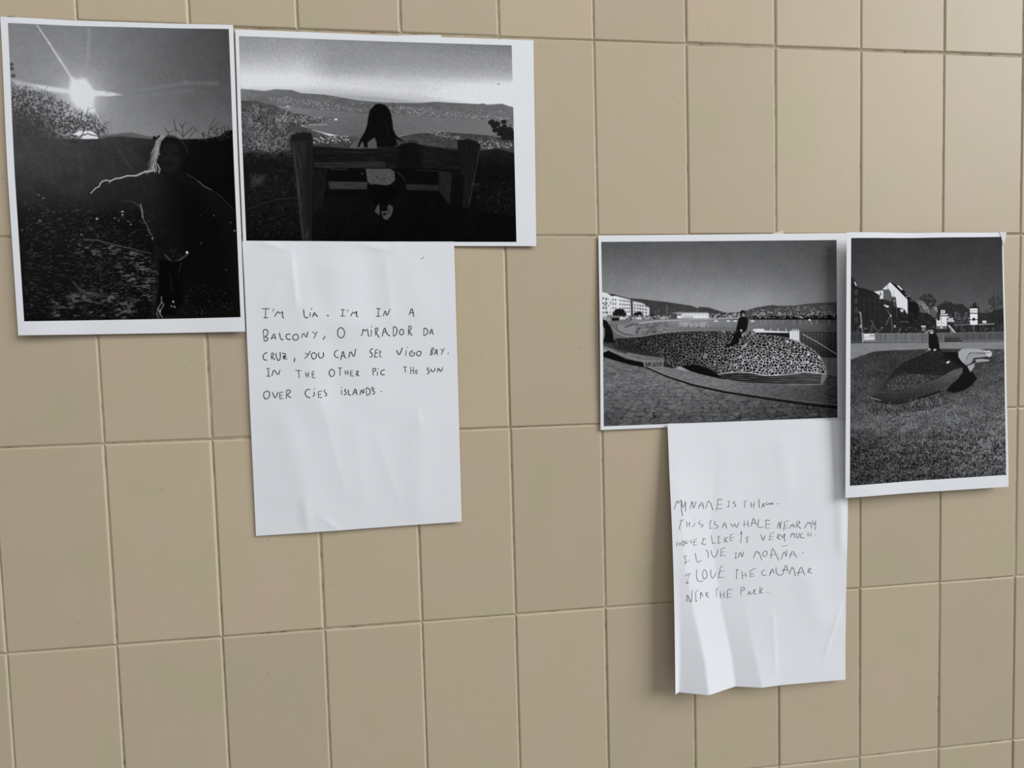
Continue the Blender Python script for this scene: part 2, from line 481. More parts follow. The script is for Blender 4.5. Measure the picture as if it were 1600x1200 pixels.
class Pic:
    def __init__(self, quad, seed):
        q = np.array(quad, float)
        wpx = (np.linalg.norm(q[1] - q[0]) + np.linalg.norm(q[2] - q[3])) / 2
        hpx = (np.linalg.norm(q[3] - q[0]) + np.linalg.norm(q[2] - q[1])) / 2
        self.w, self.h = int(wpx * RES), int(hpx * RES)
        self.H = homography(q, [(0, 0), (self.w - 1, 0), (self.w - 1, self.h - 1), (0, self.h - 1)])
        Hi = np.linalg.inv(self.H)
        X, Y = np.meshgrid(np.arange(self.w), np.arange(self.h))
        p = np.stack([X, Y, np.ones_like(X)], -1) @ Hi.T
        self.X = p[..., 0] / p[..., 2]; self.Y = p[..., 1] / p[..., 2]      # photo coordinates of every dot
        self.a = np.zeros((self.h, self.w)); self.rng = np.random.default_rng(seed)
        self.quad = quad

    def cv(self, pts):
        p = np.array(pts, float).reshape(-1, 2)
        p = np.c_[p, np.ones(len(p))] @ self.H.T
        return p[:, :2] / p[:, 2:]

    def table(self, xs, rows, shear=0.0):
        """smooth tone field from a table: rows = [(y, [values at xs])]"""
        Y = self.Y - (self.X - xs[0]) * shear
        ys = [r[0] for r in rows]; T = np.array([r[1] for r in rows], float)
        fx = np.interp(self.X, xs, np.arange(len(xs))); fy = np.interp(Y, ys, np.arange(len(ys)))
        i = np.minimum(fx.astype(int), len(xs) - 2); j = np.minimum(fy.astype(int), len(ys) - 2)
        tx, ty = fx - i, fy - j
        return (T[j, i] * (1 - tx) + T[j, i + 1] * tx) * (1 - ty) + (T[j + 1, i] * (1 - tx) + T[j + 1, i + 1] * tx) * ty

    def noise(self, cell, oct=3, ax=1.0, ay=1.0):
        return value_noise(self.h, self.w, cell * RES, self.rng, oct, ax, ay)

    def mask(self, pts, soft=1.0):
        p = self.cv(pts)
        pad = soft * RES + 2
        xa, ya = np.maximum(np.floor(p.min(0) - pad), 0).astype(int)
        xb = int(min(p[:, 0].max() + pad + 1, self.w)); yb_ = int(min(p[:, 1].max() + pad + 1, self.h))
        mk = np.zeros((self.h, self.w))
        if xb <= xa or yb_ <= ya: return mk
        X, Y = np.meshgrid(np.arange(xa, xb), np.arange(ya, yb_))
        ins = np.zeros(X.shape, bool); dist = np.full(X.shape, 1e9)
        for i in range(len(p)):
            (ax_, ay), (bx, by) = p[i], p[(i + 1) % len(p)]
            if ay != by:
                cr = ((ay > Y) != (by > Y)) & (X < (bx - ax_) * (Y - ay) / (by - ay) + ax_)
                ins ^= cr
            dx, dy = bx - ax_, by - ay; L2 = dx * dx + dy * dy + 1e-9
            t = np.clip(((X - ax_) * dx + (Y - ay) * dy) / L2, 0, 1)
            dist = np.minimum(dist, np.hypot(X - ax_ - t * dx, Y - ay - t * dy))
        sd = np.where(ins, dist, -dist)
        mk[ya:yb_, xa:xb] = np.clip(.5 + sd / (soft * RES), 0, 1)
        return mk

    def put(self, mk, val, alpha=1.0):
        self.a = self.a * (1 - mk * alpha) + val * mk * alpha

    def poly(self, pts, val, soft=1.0, alpha=1.0): self.put(self.mask(pts, soft), val, alpha)

    def ell(self, cx, cy, rx_, ry_, val, soft=1.0, alpha=1.0):
        t = np.linspace(0, 2 * np.pi, 20)[:-1]
        self.poly(np.stack([cx + rx_ * np.cos(t), cy + ry_ * np.sin(t)], -1), val, soft, alpha)

    def line(self, pts, wid, val, alpha=1.0, w2=None, soft=.8):
        p = self.cv(pts); n = len(p)
        for i in range(n - 1):
            (ax_, ay), (bx, by) = p[i], p[i + 1]
            wa = wid if w2 is None else wid + (w2 - wid) * i / max(1, n - 1)
            wb = wid if w2 is None else wid + (w2 - wid) * (i + 1) / max(1, n - 1)
            R = max(wa, wb) * RES / 2 + soft * RES + 1
            xa, xb = int(max(min(ax_, bx) - R, 0)), int(min(max(ax_, bx) + R + 1, self.w))
            ya, yb_ = int(max(min(ay, by) - R, 0)), int(min(max(ay, by) + R + 1, self.h))
            if xb <= xa or yb_ <= ya: continue
            X, Y = np.meshgrid(np.arange(xa, xb), np.arange(ya, yb_))
            dx, dy = bx - ax_, by - ay
            t = np.clip(((X - ax_) * dx + (Y - ay) * dy) / (dx * dx + dy * dy + 1e-9), 0, 1)
            d = np.hypot(X - ax_ - t * dx, Y - ay - t * dy)
            hwid = (wa + (wb - wa) * t) * RES / 2
            mk = np.clip(.5 + (hwid - d) / (soft * RES), 0, 1) * alpha
            sub = self.a[ya:yb_, xa:xb]
            self.a[ya:yb_, xa:xb] = sub * (1 - mk) + val * mk

    def specks(self, pts_poly, n, lo, hi, size=1.0, long=1.0, power=2.0, weight=None):
        """small bright or dark flecks scattered inside an outline"""
        P = np.array(pts_poly, float); mk = self.mask(pts_poly, .5) > .5
        ys, xs = np.nonzero(mk)
        if len(xs) == 0: return
        pr = None
        if weight is not None:
            pr = np.clip(weight[ys, xs], 0, None); pr = pr / pr.sum()
        for k in self.rng.choice(len(xs), n, p=pr):
            v = lo + (hi - lo) * self.rng.random() ** power
            rx_ = size * RES * self.rng.uniform(.5, 1.1) * long; ry_ = size * RES * self.rng.uniform(.5, 1.1)
            x, y = xs[k], ys[k]; R = int(max(rx_, ry_)) + 2
            xa, xb, ya, yb_ = max(x - R, 0), min(x + R + 1, self.w), max(y - R, 0), min(y + R + 1, self.h)
            X, Y = np.meshgrid(np.arange(xa, xb), np.arange(ya, yb_))
            g = np.exp(-(((X - x) / rx_) ** 2 + ((Y - y) / ry_) ** 2))
            self.a[ya:yb_, xa:xb] += (v - self.a[ya:yb_, xa:xb]) * g

    def rect(self, xa, ya, xb, yb_, val, soft=.7, alpha=1.0):
        self.poly([(xa, ya), (xb, ya), (xb, yb_), (xa, yb_)], val, soft, alpha)

# ---------------------------------------------------------------- picture: low sun over a hillside, backlit figure
Q1 = [(12.5, 36), (357.5, 45.5), (376, 495.5), (38, 502)]
def picture_sunset():
    p = Pic(Q1, 11); rng = p.rng
    sky = p.table([15, 120, 220, 300, 360], [(40, [124, 122, 104, 82, 66]), (120, [130, 136, 108, 88, 74]), (170, [124, 138, 118, 98, 84]), (214, [118, 142, 130, 110, 98])])
    p.a = sky + 4 * p.noise(14, 3) + 4 * p.noise(1.2, 1)
    r = np.hypot(p.X - 126, p.Y - 150)
    p.a += 55 * np.exp(-(r / 32) ** 2) + 12 * np.exp(-(r / 90) ** 2)
    # rays
    p.line([(57, 39), (75, 66), (92, 93), (111, 122)], 1.6, 205, .75, 4.2, soft=2)
    p.line([(90, 82), (112, 120)], 3, 160, .35, 6, soft=5)
    p.line([(137, 45), (135, 85), (131, 122)], 5, 152, .5, soft=4)
    p.poly([(18, 124), (50, 131), (108, 138), (108, 147), (60, 143), (30, 138)], 190, 5, .75)
    p.poly([(48, 132), (108, 139), (108, 145), (70, 141)], 212, 2.5, .8)
    p.poly([(142, 140), (170, 142), (190, 147.5), (170, 149), (142, 149)], 214, 2.5, .95)
    p.line([(165, 143), (230, 138), (290, 129), (340, 131)], 4, 128, .35, 6, soft=5)
    p.line([(180, 147), (240, 148), (300, 140)], 5, 125, .3, soft=6)
    p.line([(143, 166), (150, 180), (160, 194)], 3.2, 186, .85, 1.8, soft=2)
    sun = [(109, 120), (118, 123), (131, 121), (139, 134), (146, 143), (145, 152), (143, 163), (146, 172), (141, 180), (126, 173), (116, 160), (108, 150), (107, 136)]
    p.poly(sun, 222, 7)
    p.ell(126, 146, 15, 19, 224, 8)
    for x, y, q in ((18.5, 101, 3), (19, 108, 3.4), (21.5, 119, 3.4)): p.ell(x, y, q, q * .9, 62, 2.5, .85)
    # ragged bare trees at the left
    tree = [(16, 139), (30, 136), (50, 141), (74, 149), (94, 160), (108, 170), (124, 173), (136, 180), (150, 187), (160, 196), (168, 204), (160, 213), (150, 217), (16, 220)]
    mk = np.clip(p.mask(tree, 22) * 1.5 + .25 * p.noise(5, 2) * (p.mask(tree, 22) > .02) - .12, 0, 1)
    inside = p.mask(tree, 1)
    dens = np.clip((p.Y - 135) / 80 + (60 - p.X) / 160, 0, 1)
    n = p.noise(2.0, 2); n2 = p.noise(7, 2)
    leaf = np.clip(.32 + 1.7 * n + .6 * n2 + .65 * dens, 0, 1)
    p.a = p.a * (1 - mk * leaf * .85) + (58 - 12 * dens) * mk * leaf * .85
    for pts in ([(86, 215), (80, 192), (70, 171)], [(76, 205), (62, 190), (48, 174)], [(83, 202), (100, 196), (118, 189)], [(125, 214), (130, 200), (134, 188), (140, 178)], [(152, 216), (152, 206), (160, 197)], [(60, 196), (44, 178), (30, 170)], [(80, 192), (90, 178), (96, 168)], [(130, 200), (122, 190), (118, 180)], [(134, 188), (144, 190)], [(152, 206), (146, 196), (148, 190)]):
        p.line(pts, 1.7, 52, .85, .9)
    for k in range(150):
        x, y = rng.uniform(25, 160), rng.uniform(150, 212)
        if inside[tuple(np.clip(p.cv([(x, y)])[0][::-1].astype(int), 0, [p.h - 1, p.w - 1]))] > .5:
            t = rng.uniform(-2.5, -1.0) if x < 110 else rng.uniform(-2.0, -.4); l = rng.uniform(6, 17)
            p.line([(x, y), (x + l * math.cos(t) * .6, y + l * math.sin(t) * .6), (x + l * math.cos(t + .3), y + l * math.sin(t + .3))], .8, 58, .6)
    p.specks(tree, 140, 120, 170, .7)
    p.poly([(10, 176), (40, 180), (70, 194), (84, 206), (90, 222), (10, 224)], 62, 26, .9)
    p.a += p.mask([(12, 170), (84, 200), (88, 220), (12, 220)], 10) * 12 * p.noise(2, 2)
    # distant hills and the glare on the water
    p.poly([(150, 214), (165, 210), (190, 207), (205, 206), (216, 209), (236, 213), (260, 216), (260, 222), (150, 222)], 92, 2)
    p.poly([(112, 209), (121, 204), (140, 203.5), (148, 209), (152, 212), (152, 216.5), (124, 216.5), (124, 212)], 226, 2)
    p.line([(124, 211), (131, 209.5), (135, 207.5), (139, 209.5), (151, 212)], 1.7, 70, .9)
    p.line([(125, 214), (128, 206), (131, 199)], 1.4, 55); p.line([(152, 217), (152, 205)], 1.4, 55)
    # land
    land = p.table([15, 120, 200, 245, 300, 360], [(216, [66, 58, 50, 32, 13, 8]), (262, [60, 54, 45, 32, 11, 7]), (300, [46, 44, 38, 28, 9, 6]), (340, [24, 21, 15, 15, 7, 5]), (420, [18, 17, 12, 8, 6, 5]), (500, [11, 13, 10, 7, 6, 5])])
    top = [(12, 214), (60, 214), (86, 216), (125, 216.5), (155, 216), (168, 213), (190, 212), (215, 215), (236, 217), (250, 214), (285, 217), (320, 217), (345, 213), (352, 206), (366, 203), (390, 203), (390, 520), (12, 520)]
    mk = p.mask(top, 2)
    tex = p.noise(3, 3) * (2 + land * .10) + p.noise(18, 2) * (1 + land * .08)
    p.a = p.a * (1 - mk) + (land + tex) * mk
    p.poly([(205, 215), (236, 217), (250, 216), (250, 226), (205, 228), (188, 224)], 44, 3, .6)
    p.line([(172, 216), (186, 238), (203, 262)], 3, 66, .4, 5, soft=4)
    p.line([(124, 217), (125, 262), (126, 290)], 7, 68, .3, soft=6)
    for pts in ([(264, 212), (259, 204), (255, 198)], [(285, 214), (278, 204), (271, 200)], [(285, 214), (284, 197), (289, 190)], [(286, 212), (296, 203), (301, 198)], [(294, 217), (300, 208), (307, 204)], [(274, 206), (271, 190), (270, 185)], [(284, 200), (279, 191)], [(303, 200), (308, 206)], [(325, 216), (328, 198), (336, 184)], [(328, 203), (341, 193)], [(345, 214), (348, 198)], [(338, 214), (340, 200)], [(352, 208), (351, 197)], [(330, 200), (336, 208)], [(357, 205), (358, 198)], [(262, 206), (270, 203)], [(318, 216), (314, 208)]):
        p.line(pts, 1.5, 48, .8, .8)
    p.specks([(310, 205), (362, 196), (364, 220), (310, 220)], 60, 40, 60, 1.3)
    for x, y, q in ((247, 214, 3), (240, 215, 3), (258, 213, 2)): p.ell(x, y, q, q, 22, 2)
    # figure: head, hair, shoulders
    p.poly([(139, 301), (154, 288), (163, 282), (197, 275), (222, 268), (246, 268), (292, 273), (330, 298), (366, 332), (380, 500), (232, 500), (238, 380), (231, 362), (219, 330), (205, 315), (170, 312)], 31, 7, .55)
    p.a += p.mask([(150, 295), (222, 270), (262, 275), (262, 400), (238, 380), (219, 330)], 8) * 7 * p.noise(2.5, 2)
    p.poly([(262, 275), (292, 274), (366, 332), (380, 500), (285, 500), (262, 420)], 6, 60, .85)
    p.ell(264, 243, 26, 32, 15, 5, .9)
    p.ell(264, 246, 17, 25, 31, 9, .7)
    p.ell(262, 255, 9, 3, 15, 4, .6); p.ell(256, 240, 5, 2.4, 15, 4, .6); p.ell(274, 240, 5, 2.4, 14, 4, .6)
    p.line([(250, 213), (262, 212), (272, 213), (283, 220), (290, 231), (293, 239)], 2.2, 58, .7, 1)
    for k in range(80):
        t = rng.random(); sx = rng.uniform(-4.5, 3.5)
        base = np.array([(255 + sx, 211.5), (247 + sx, 220), (244 + sx, 232), (241 + sx, 246), (238 + sx, 257), (240 + sx, 267)])
        a0 = int(rng.integers(0, 4)); a1 = int(rng.integers(a0 + 1, 6))
        p.line(base[a0:a1 + 1], .9, rng.uniform(90, 175), .7)
    for k in range(60):
        i = rng.random(); x, y = np.interp(i, [0, .3, .6, 1], [250, 243, 240, 237]), np.interp(i, [0, .3, .6, 1], [216, 228, 244, 262])
        l = rng.uniform(5, 13)
        p.line([(x, y), (x - l * .45, y + l * .45), (x - l * .85, y + l * 1.05)], .8, rng.uniform(70, 150), .65)
    for pts in ([(243, 254), (247, 262), (246, 269)], [(241, 252), (243, 262), (240, 269)], [(245, 256), (249, 264), (247, 270)], [(238, 256), (236, 266)]): p.line(pts, 1.3, 150, .8)
    p.ell(247.5, 240, 1.2, 1.2, 150)
    p.line([(139.5, 301), (147, 293.5), (153, 290.5), (154.5, 286), (158, 282.5), (164, 281), (171, 282), (178, 278.5), (186, 277.5), (197, 274), (211, 274), (217, 271), (225, 267.5), (236, 266.5)], 1.3, 190, .9, 2.2)
    p.line([(168, 285.5), (173, 281)], 1.2, 160, .8); p.line([(216, 273), (222, 269.5), (232, 268)], 2, 140, .7)
    p.line([(290, 271), (302, 278), (309, 283)], 1.1, 66, .8); p.line([(309, 283), (318, 291), (330, 297)], 1.4, 92, .9); p.line([(330, 297), (345, 307), (356, 318), (366, 329)], 1.1, 46, .9)
    p.line([(188, 313), (202, 314), (212, 318), (217.5, 321)], 1.4, 62, .7); p.line([(205, 314), (217, 323)], 1, 70, .6)
    p.line([(217.5, 319), (220, 330), (221, 340)], 2.2, 118, .9); p.line([(221, 340), (225, 348), (228, 352), (231, 362), (235, 367)], 1.2, 92, .9); p.ell(236, 372, 1, 2.2, 120)
    # rocks and rough ground, lower left
    rock = [(112, 373), (165, 378), (236, 398), (246, 430), (236, 470), (160, 466), (128, 430), (116, 395)]
    st = np.clip(p.noise(3, 3, 2.8, .7) * 2.8 - .25, 0, 1); big = np.clip(.55 + 1.1 * p.noise(26, 2), 0, 1)
    p.a += p.mask(rock, 14) * st * big * 84
    rock2 = [(80, 470), (120, 455), (165, 458), (205, 470), (212, 498), (80, 500)]
    p.a += p.mask(rock2, 12) * np.clip(p.noise(5, 3, 2, .9) * 2.2 + .05, 0, 1) * 62
    p.a += p.mask([(40, 320), (230, 330), (236, 390), (236, 500), (40, 500)], 20) * np.clip(p.noise(2.5, 2, 1.8, .8) * 2 - .3, 0, 1) * 30
    p.line([(128, 374), (150, 374.5), (172, 381), (200, 387), (234, 396)], 2.4, 84, .7, 1.2); p.line([(207, 414), (222, 419), (242, 424)], 1.4, 84, .7)
    p.line([(112, 440), (122, 452), (136, 458), (160, 463)], 3, 82, .55, soft=2.5); p.line([(112, 470), (130, 469), (150, 473)], 3, 86, .5, soft=2.5)
    p.line([(180, 470), (196, 486), (204, 492)], 2, 66, .6)
    p.specks([(118, 380), (240, 402), (244, 470), (120, 470)], 240, 50, 130, .5, 2.2, 2.5)
    p.specks([(40, 270), (130, 270), (150, 350), (140, 380), (50, 400)], 110, 40, 110, .6, 1.6, 3)
    p.specks([(282, 440), (350, 450), (372, 490), (282, 492)], 90, 40, 110, .6, 1.4, 3)
    p.specks([(40, 440), (60, 440), (62, 490), (42, 496)], 40, 40, 90, .8, 1.5, 2)
    for x, y, v, q in ((189, 330, 205, 1.5), (189, 335, 160, 1.5), (177, 340, 110, 1.3), (149, 341, 160, 2), (183, 344, 90, 1.4), (198, 345, 110, 1.3), (202, 350, 150, 1.2), (61, 305, 120, 1.3), (68, 310, 130, 1.3), (63, 345, 150, 1.2), (125, 366, 120, 1.6), (36, 360, 110, 1.2), (312, 337, 80, 1), (334, 337, 110, 1), (361, 348, 110, 1), (367, 361, 130, 1.4), (313, 380, 110, 1), (353, 422, 90, 1)):
        p.ell(x, y, q * 1.1, q * .8, v, 1.2, .9)
    p.ell(258, 375, 17, 16, 14, 8, .8)
    p.line([(241, 372), (256, 360), (266, 359)], 2.5, 24, .7, soft=2.5); p.line([(256, 398), (262, 405), (269, 409), (280, 404.5), (291, 397)], 2.6, 66, .9)
    p.specks([(262, 384), (278, 384), (290, 394), (276, 404), (264, 402)], 40, 20, 48, 1.2)
    p.ell(290.5, 394, 2, 2, 205, 1.2)
    p.poly([(246, 405), (284, 408), (284, 470), (270, 492), (240, 494), (245, 440)], 5, 4, .9)
    p.line([(281, 410), (279, 418), (277, 426)], 1.1, 60, .7); p.line([(262, 426), (265, 440), (265, 455)], 1.2, 36, .7)
    for pts in ([(249.5, 463), (249.5, 472), (244, 481), (242, 490), (244.5, 496)], [(250, 471), (253, 476), (248, 484), (247, 490), (251, 496)], [(245, 482), (247, 492)]): p.line(pts, 1.5, 118, .85)
    for x, y, v in ((268, 471, 170), (265, 478, 110), (270, 479, 130), (247, 486, 140)): p.ell(x, y, 1.4, 1.6, v)
    p.a += 2 * p.noise(1.2, 1)
    return p.a

# ---------------------------------------------------------------- picture: girl on a bench above a bay
Q2 = [(373.5, 56.5), (799.5, 71), (807, 378), (385, 376)]
def picture_bench():
    p = Pic(Q2, 22); rng = p.rng
    sky = p.table([374, 470, 520, 650, 730, 800], [(57, [142, 146, 136, 128, 122, 116]), (76, [152, 158, 142, 142, 140, 140]), (92, [170, 180, 146, 150, 150, 150]), (106, [196, 200, 162, 170, 172, 176]), (119, [216, 220, 200, 198, 212, 224]), (132, [220, 220, 212, 204, 226, 232])], .035)
    p.a = sky + 6 * p.noise(1.4, 1) + 7 * p.noise(1.9, 2) * np.clip((232 - sky) / 60, .15, 1)
    p.poly([(374, 139), (500, 137), (560, 141), (640, 150), (700, 158), (800, 172), (800, 190), (374, 180)], 176, 12, .8)
    p.poly([(470, 146), (540, 148), (590, 151), (640, 157), (670, 161), (670, 180), (470, 172)], 150, 3, .6)
    hill = [(370, 139), (395, 141), (413, 143), (430, 140), (455, 141), (470, 146), (505, 148), (530, 152), (560, 157), (600, 160), (650, 161), (680, 159), (710, 161), (748, 163), (755, 162), (760, 164), (785, 162.5), (803, 168), (805, 194), (374, 180)]
    mk = p.mask(hill, 1.4)
    p.put(mk, p.table([374, 430, 560, 660, 800], [(140, [120, 104, 96, 92, 112]), (170, [96, 92, 88, 92, 104])]) + 9 * p.noise(3, 2, 2))
    p.line(hill[:17], 1.2, 84, .6)
    p.specks([(420, 152), (450, 151), (520, 162), (575, 170), (570, 175), (440, 168), (425, 160)], 420, 110, 190, .42, 2.2, 1.8)
    p.specks([(605, 165), (650, 167), (720, 176), (800, 184), (800, 190), (700, 183), (612, 180)], 520, 110, 200, .42, 2.0, 1.8)
    p.specks([(400, 150), (800, 172), (800, 186), (400, 160)], 200, 105, 150, .8, 1.8)
    p.rect(446, 166, 452, 168.5, 225)
    water = [(430, 166), (470, 168), (500, 171), (570, 176.5), (620, 180.5), (700, 184), (805, 192), (806, 214), (770, 213), (735, 209), (690, 206), (640, 209), (600, 216), (540, 214), (510, 208), (484, 202), (456, 186)]
    p.put(p.mask(water, 1.5), p.table([430, 560, 650, 800], [(168, [122, 104, 112, 118]), (190, [112, 98, 104, 112]), (214, [100, 92, 100, 112])]) + 4 * p.noise(3, 2, 3, .8))
    # left slope: pale tangle of twigs
    slope = [(370, 158), (400, 158), (426, 165), (460, 177), (492, 183), (520, 184), (500, 190), (470, 196), (490, 203), (516, 213), (540, 214), (560, 216), (556, 246), (470, 262), (366, 262)]
    mk = p.mask(slope, 3)
    p.put(mk, 70 + 26 * p.noise(2.2, 2) + 12 * p.noise(10, 2) - np.clip((p.Y - 232) / 10, 0, 1) * 40)
    p.specks([(430, 180), (500, 182), (524, 187), (470, 192), (430, 190)], 230, 120, 225, .55, 1.6)
    p.specks([(374, 165), (440, 175), (455, 235), (380, 240)], 420, 25, 55, .9, 1.0, 1)
    p.specks([(374, 165), (440, 175), (455, 235), (380, 240)], 330, 110, 160, .75, 1.0, 1)
    for k in range(80):
        x, y = rng.uniform(382, 450), rng.uniform(178, 240); t = rng.uniform(-3.0, -.2); l = rng.uniform(8, 22)
        b = rng.uniform(-.6, .6)
        p.line([(x, y), (x + .5 * l * math.cos(t), y + .5 * l * math.sin(t)), (x + l * math.cos(t + b), y + l * math.sin(t + b))], .8, rng.uniform(125, 165), .6)
    p.line([(488, 203), (500, 206), (514, 211.5)], 1.2, 165, .8); p.line([(482, 195), (500, 195), (510, 194)], 1.1, 175, .7)
    p.rect(522, 185, 526, 187.5, 225, 1)
    # near shore and lower town
    shore = [(488, 214), (520, 212), (560, 215), (600, 217), (640, 209), (690, 206), (735, 209), (770, 213), (806, 215), (808, 260), (480, 250)]
    p.put(p.mask(shore, 1.6), 62 + 20 * p.noise(2.2, 3) + 10 * p.noise(9, 2))
    p.line([(520, 212), (560, 214)], 1.4, 40, .6); p.line([(645, 209), (690, 206.5), (735, 209.5), (775, 213)], 1.4, 48, .6)
    p.specks([(488, 214), (545, 212), (548, 222), (490, 224)], 70, 130, 240, .8, 1.7, 1)
    p.specks([(665, 205), (688, 205), (720, 214), (726, 222), (690, 214)], 80, 110, 225, .55, 1.6, 1.2)
    p.specks([(745, 217), (800, 222), (800, 232), (775, 230), (756, 236)], 130, 110, 240, .62, 1.3, 1.3)
    p.specks([(620, 212), (800, 216), (800, 236), (640, 228)], 160, 20, 110, .9, 1.3, 1)
    for x, y, q in ((768, 191, 5.5), (776, 194, 6), (787, 191, 4.6), (774, 203, 5.5), (784, 204, 8), (795, 203, 7), (800, 212, 10), (791, 213, 9), (781, 209, 6), (787, 199, 6), (772, 197, 5)):
        t = np.linspace(0, 2 * np.pi, 13)[:-1]; rr = q * rng.uniform(.7, 1.15, 12)
        p.poly(np.stack([x + rr * np.cos(t), y + rr * .8 * np.sin(t)], -1), 24, 1.5, .95)
    p.specks([(765, 188), (803, 196), (803, 220), (780, 214)], 60, 14, 60, 1.0)
    # dark foreground
    fore = [(366, 246), (392, 244), (410, 247), (455, 246), (490, 240), (560, 232), (600, 232), (640, 224), (700, 232), (745, 236), (775, 232), (806, 240), (815, 385), (366, 385)]
    mk = p.mask(fore, 3)
    base = p.table([374, 450, 560, 660, 805], [(236, [30, 30, 22, 20, 26]), (262, [16, 18, 12, 10, 12]), (300, [22, 18, 10, 7, 13]), (340, [15, 13, 9, 5, 10]), (380, [8, 9, 6, 4, 4])])
    p.put(mk, base + (base * .5) * p.noise(2.2, 3) + 3 * p.noise(12, 2))
    p.a += p.mask([(392, 276), (402, 272), (414, 274), (414, 284), (404, 290), (394, 292)], 6) * (26 + 22 * p.noise(2.5, 2))
    p.specks([(386, 262), (462, 258), (462, 300), (390, 320)], 260, 22, 66, .6, 2.0, 2)
    p.specks([(386, 328), (430, 312), (466, 308), (466, 372), (390, 372)], 380, 18, 60, .6, 2.0, 2)
    p.line([(386, 327), (410, 318), (432, 311), (466, 308)], 1.6, 46, .7, soft=1.5)
    p.specks([(740, 285), (800, 285), (803, 335), (745, 330)], 170, 12, 42, 1.2, 1.2, 1.5)
    p.poly([(748, 330), (772, 333), (806, 341), (808, 380), (740, 380)], 4, 3)
    # bench
    def wood(pts, tone, streak, hx, hy, soft=1.2):
        k = p.mask(pts, soft); p.put(k, tone + streak * p.noise(3, 3, hx, hy))
    rail = [(487, 227), (520, 229), (560, 232), (600, 229.5), (622, 226), (640, 222), (648, 223), (665, 228), (690, 231), (716, 234), (717, 264), (650, 265), (560, 263), (487, 262)]
    wood(rail, 20, 12, 5, .6)
    p.poly([(620, 222), (650, 222), (660, 262), (620, 262)], 8, 8, .7)
    wood([(490, 253), (600, 252), (602, 261), (490, 262)], 36, 10, 6, .5)
    p.line([(489, 228), (520, 229.5), (560, 232), (600, 229.5), (618, 227)], 1.6, 56, .7); p.line([(520, 236), (570, 238)], 1.6, 40, .7); p.line([(650, 224), (680, 230), (714, 234)], 1.3, 44, .6)
    p.rect(489, 262.5, 684, 283, 7, 1.5, .9)
    p.line([(515, 263.5), (541, 264.5)], 1.4, 52, .8); p.line([(650, 265), (684, 267)], 1.2, 40, .8)
    wood([(512, 283), (573, 284), (573, 295), (514, 295)], 50, 14, 6, .6)
    wood([(633, 287), (685, 289), (685, 299), (634, 296)], 36, 12, 6, .6)
    p.rect(490, 297, 690, 306, 7, 3, .8)
    wood([(489, 265), (512, 263), (506, 300), (500, 330), (489, 334)], 20, 9, .6, 4)
    wood([(684, 267), (700, 268), (706, 273), (703, 300), (702, 320), (686, 300)], 28, 10, .6, 4)
    post = [(452, 219), (455, 212), (462, 208), (474, 206), (485, 207), (488, 212), (488, 260), (487, 320), (486, 378), (471, 378), (466, 330), (461, 280), (456, 240)]
    wood(post, 34, 13, .45, 6)
    p.poly([(454, 217), (457, 211), (472, 207), (486, 209), (486, 218), (470, 221), (456, 221)], 22, 2, .8)
    p.poly([(478, 222), (488, 220), (488, 376), (480, 376), (474, 300)], 18, 6, .6)
    for pts in ([(458, 228), (462, 262), (467, 310)], [(466, 240), (470, 262)], [(464, 280), (468, 320), (473, 372)], [(477, 366), (478, 372), (481, 360)]): p.line(pts, 1.8, 62, .6, soft=1.5)
    rp = [(714, 219), (728, 217), (742, 220), (750, 226), (749, 236), (743, 264), (738, 290), (733, 325), (722, 325), (724, 280), (716, 258)]
    wood(rp, 20, 9, .5, 5)
    p.line([(749, 234), (744, 258), (738, 290), (733, 318)], 1.6, 52, .7); p.rect(736, 286, 749, 290, 42, 2.5, .7)
    # the girl
    for pts, v in (([(544, 231), (551, 221), (560, 216), (565, 213), (570, 222), (564, 231)], 84), ([(572, 222), (579, 216), (584, 213), (587, 220), (588, 231), (572, 231)], 80), ([(614, 212), (622, 217), (632, 220.5), (622, 227), (617, 228)], 60)): p.poly(pts, v, 1.2)
    hair = [(585, 162.5), (592, 161.3), (600, 163), (606, 169), (610, 178), (612, 190), (613, 201), (617, 210), (623, 216), (632, 220.5), (624, 219.5), (617, 216), (619, 222), (620, 226), (610, 229), (588, 230), (587, 221), (584, 214), (577, 219), (573, 222), (573.5, 230), (568, 229), (566, 221), (563.5, 222), (560, 230), (557, 229), (562, 216), (569, 205), (572.5, 194), (574, 182), (577, 171)]
    p.poly(hair, 9, 1.4)
    p.line([(601, 188), (604, 202), (607, 214)], 1.5, 26, .7); p.line([(610, 182), (612, 200)], 1.2, 30, .7)
    p.line([(612.6, 160), (613, 178)], 1.4, 66, .85)
    p.put(p.mask([(570, 263), (608, 263), (615, 267.5), (616, 281), (609, 287), (600, 290), (592, 288), (583, 287), (579, 289), (573, 283)], 1.2), 72 + 10 * p.noise(3, 2))
    p.line([(586, 274), (592, 279), (600, 280)], 1.3, 38, .7); p.line([(578, 268), (584, 272)], 1.2, 46, .6)
    p.poly([(572, 288), (610, 289), (622, 300), (606, 318), (586, 320), (574, 306)], 4, 3)
    p.line([(620, 268), (626, 274), (631, 280)], 1.6, 46, .7); p.ell(564.5, 271, 1.4, 1.4, 60)
    p.poly([(584, 330), (588, 321), (591, 318), (592, 328), (591.5, 336)], 66, 1.2)
    p.poly([(594, 330), (604, 329), (604, 322), (607, 319), (612, 322), (613, 328), (609, 338), (603, 343.5), (598, 341)], 66, 1.2)
    p.ell(599.5, 334, 2.5, 2.2, 14, 1.2); p.line([(606, 324), (607, 330), (603, 334)], 1.2, 20, .8)
    p.a += 2.5 * p.noise(1.2, 1)
    p.specks([(768, 131), (780, 131), (782, 134), (768, 134)], 3, 90, 120, .9)
    return p.a

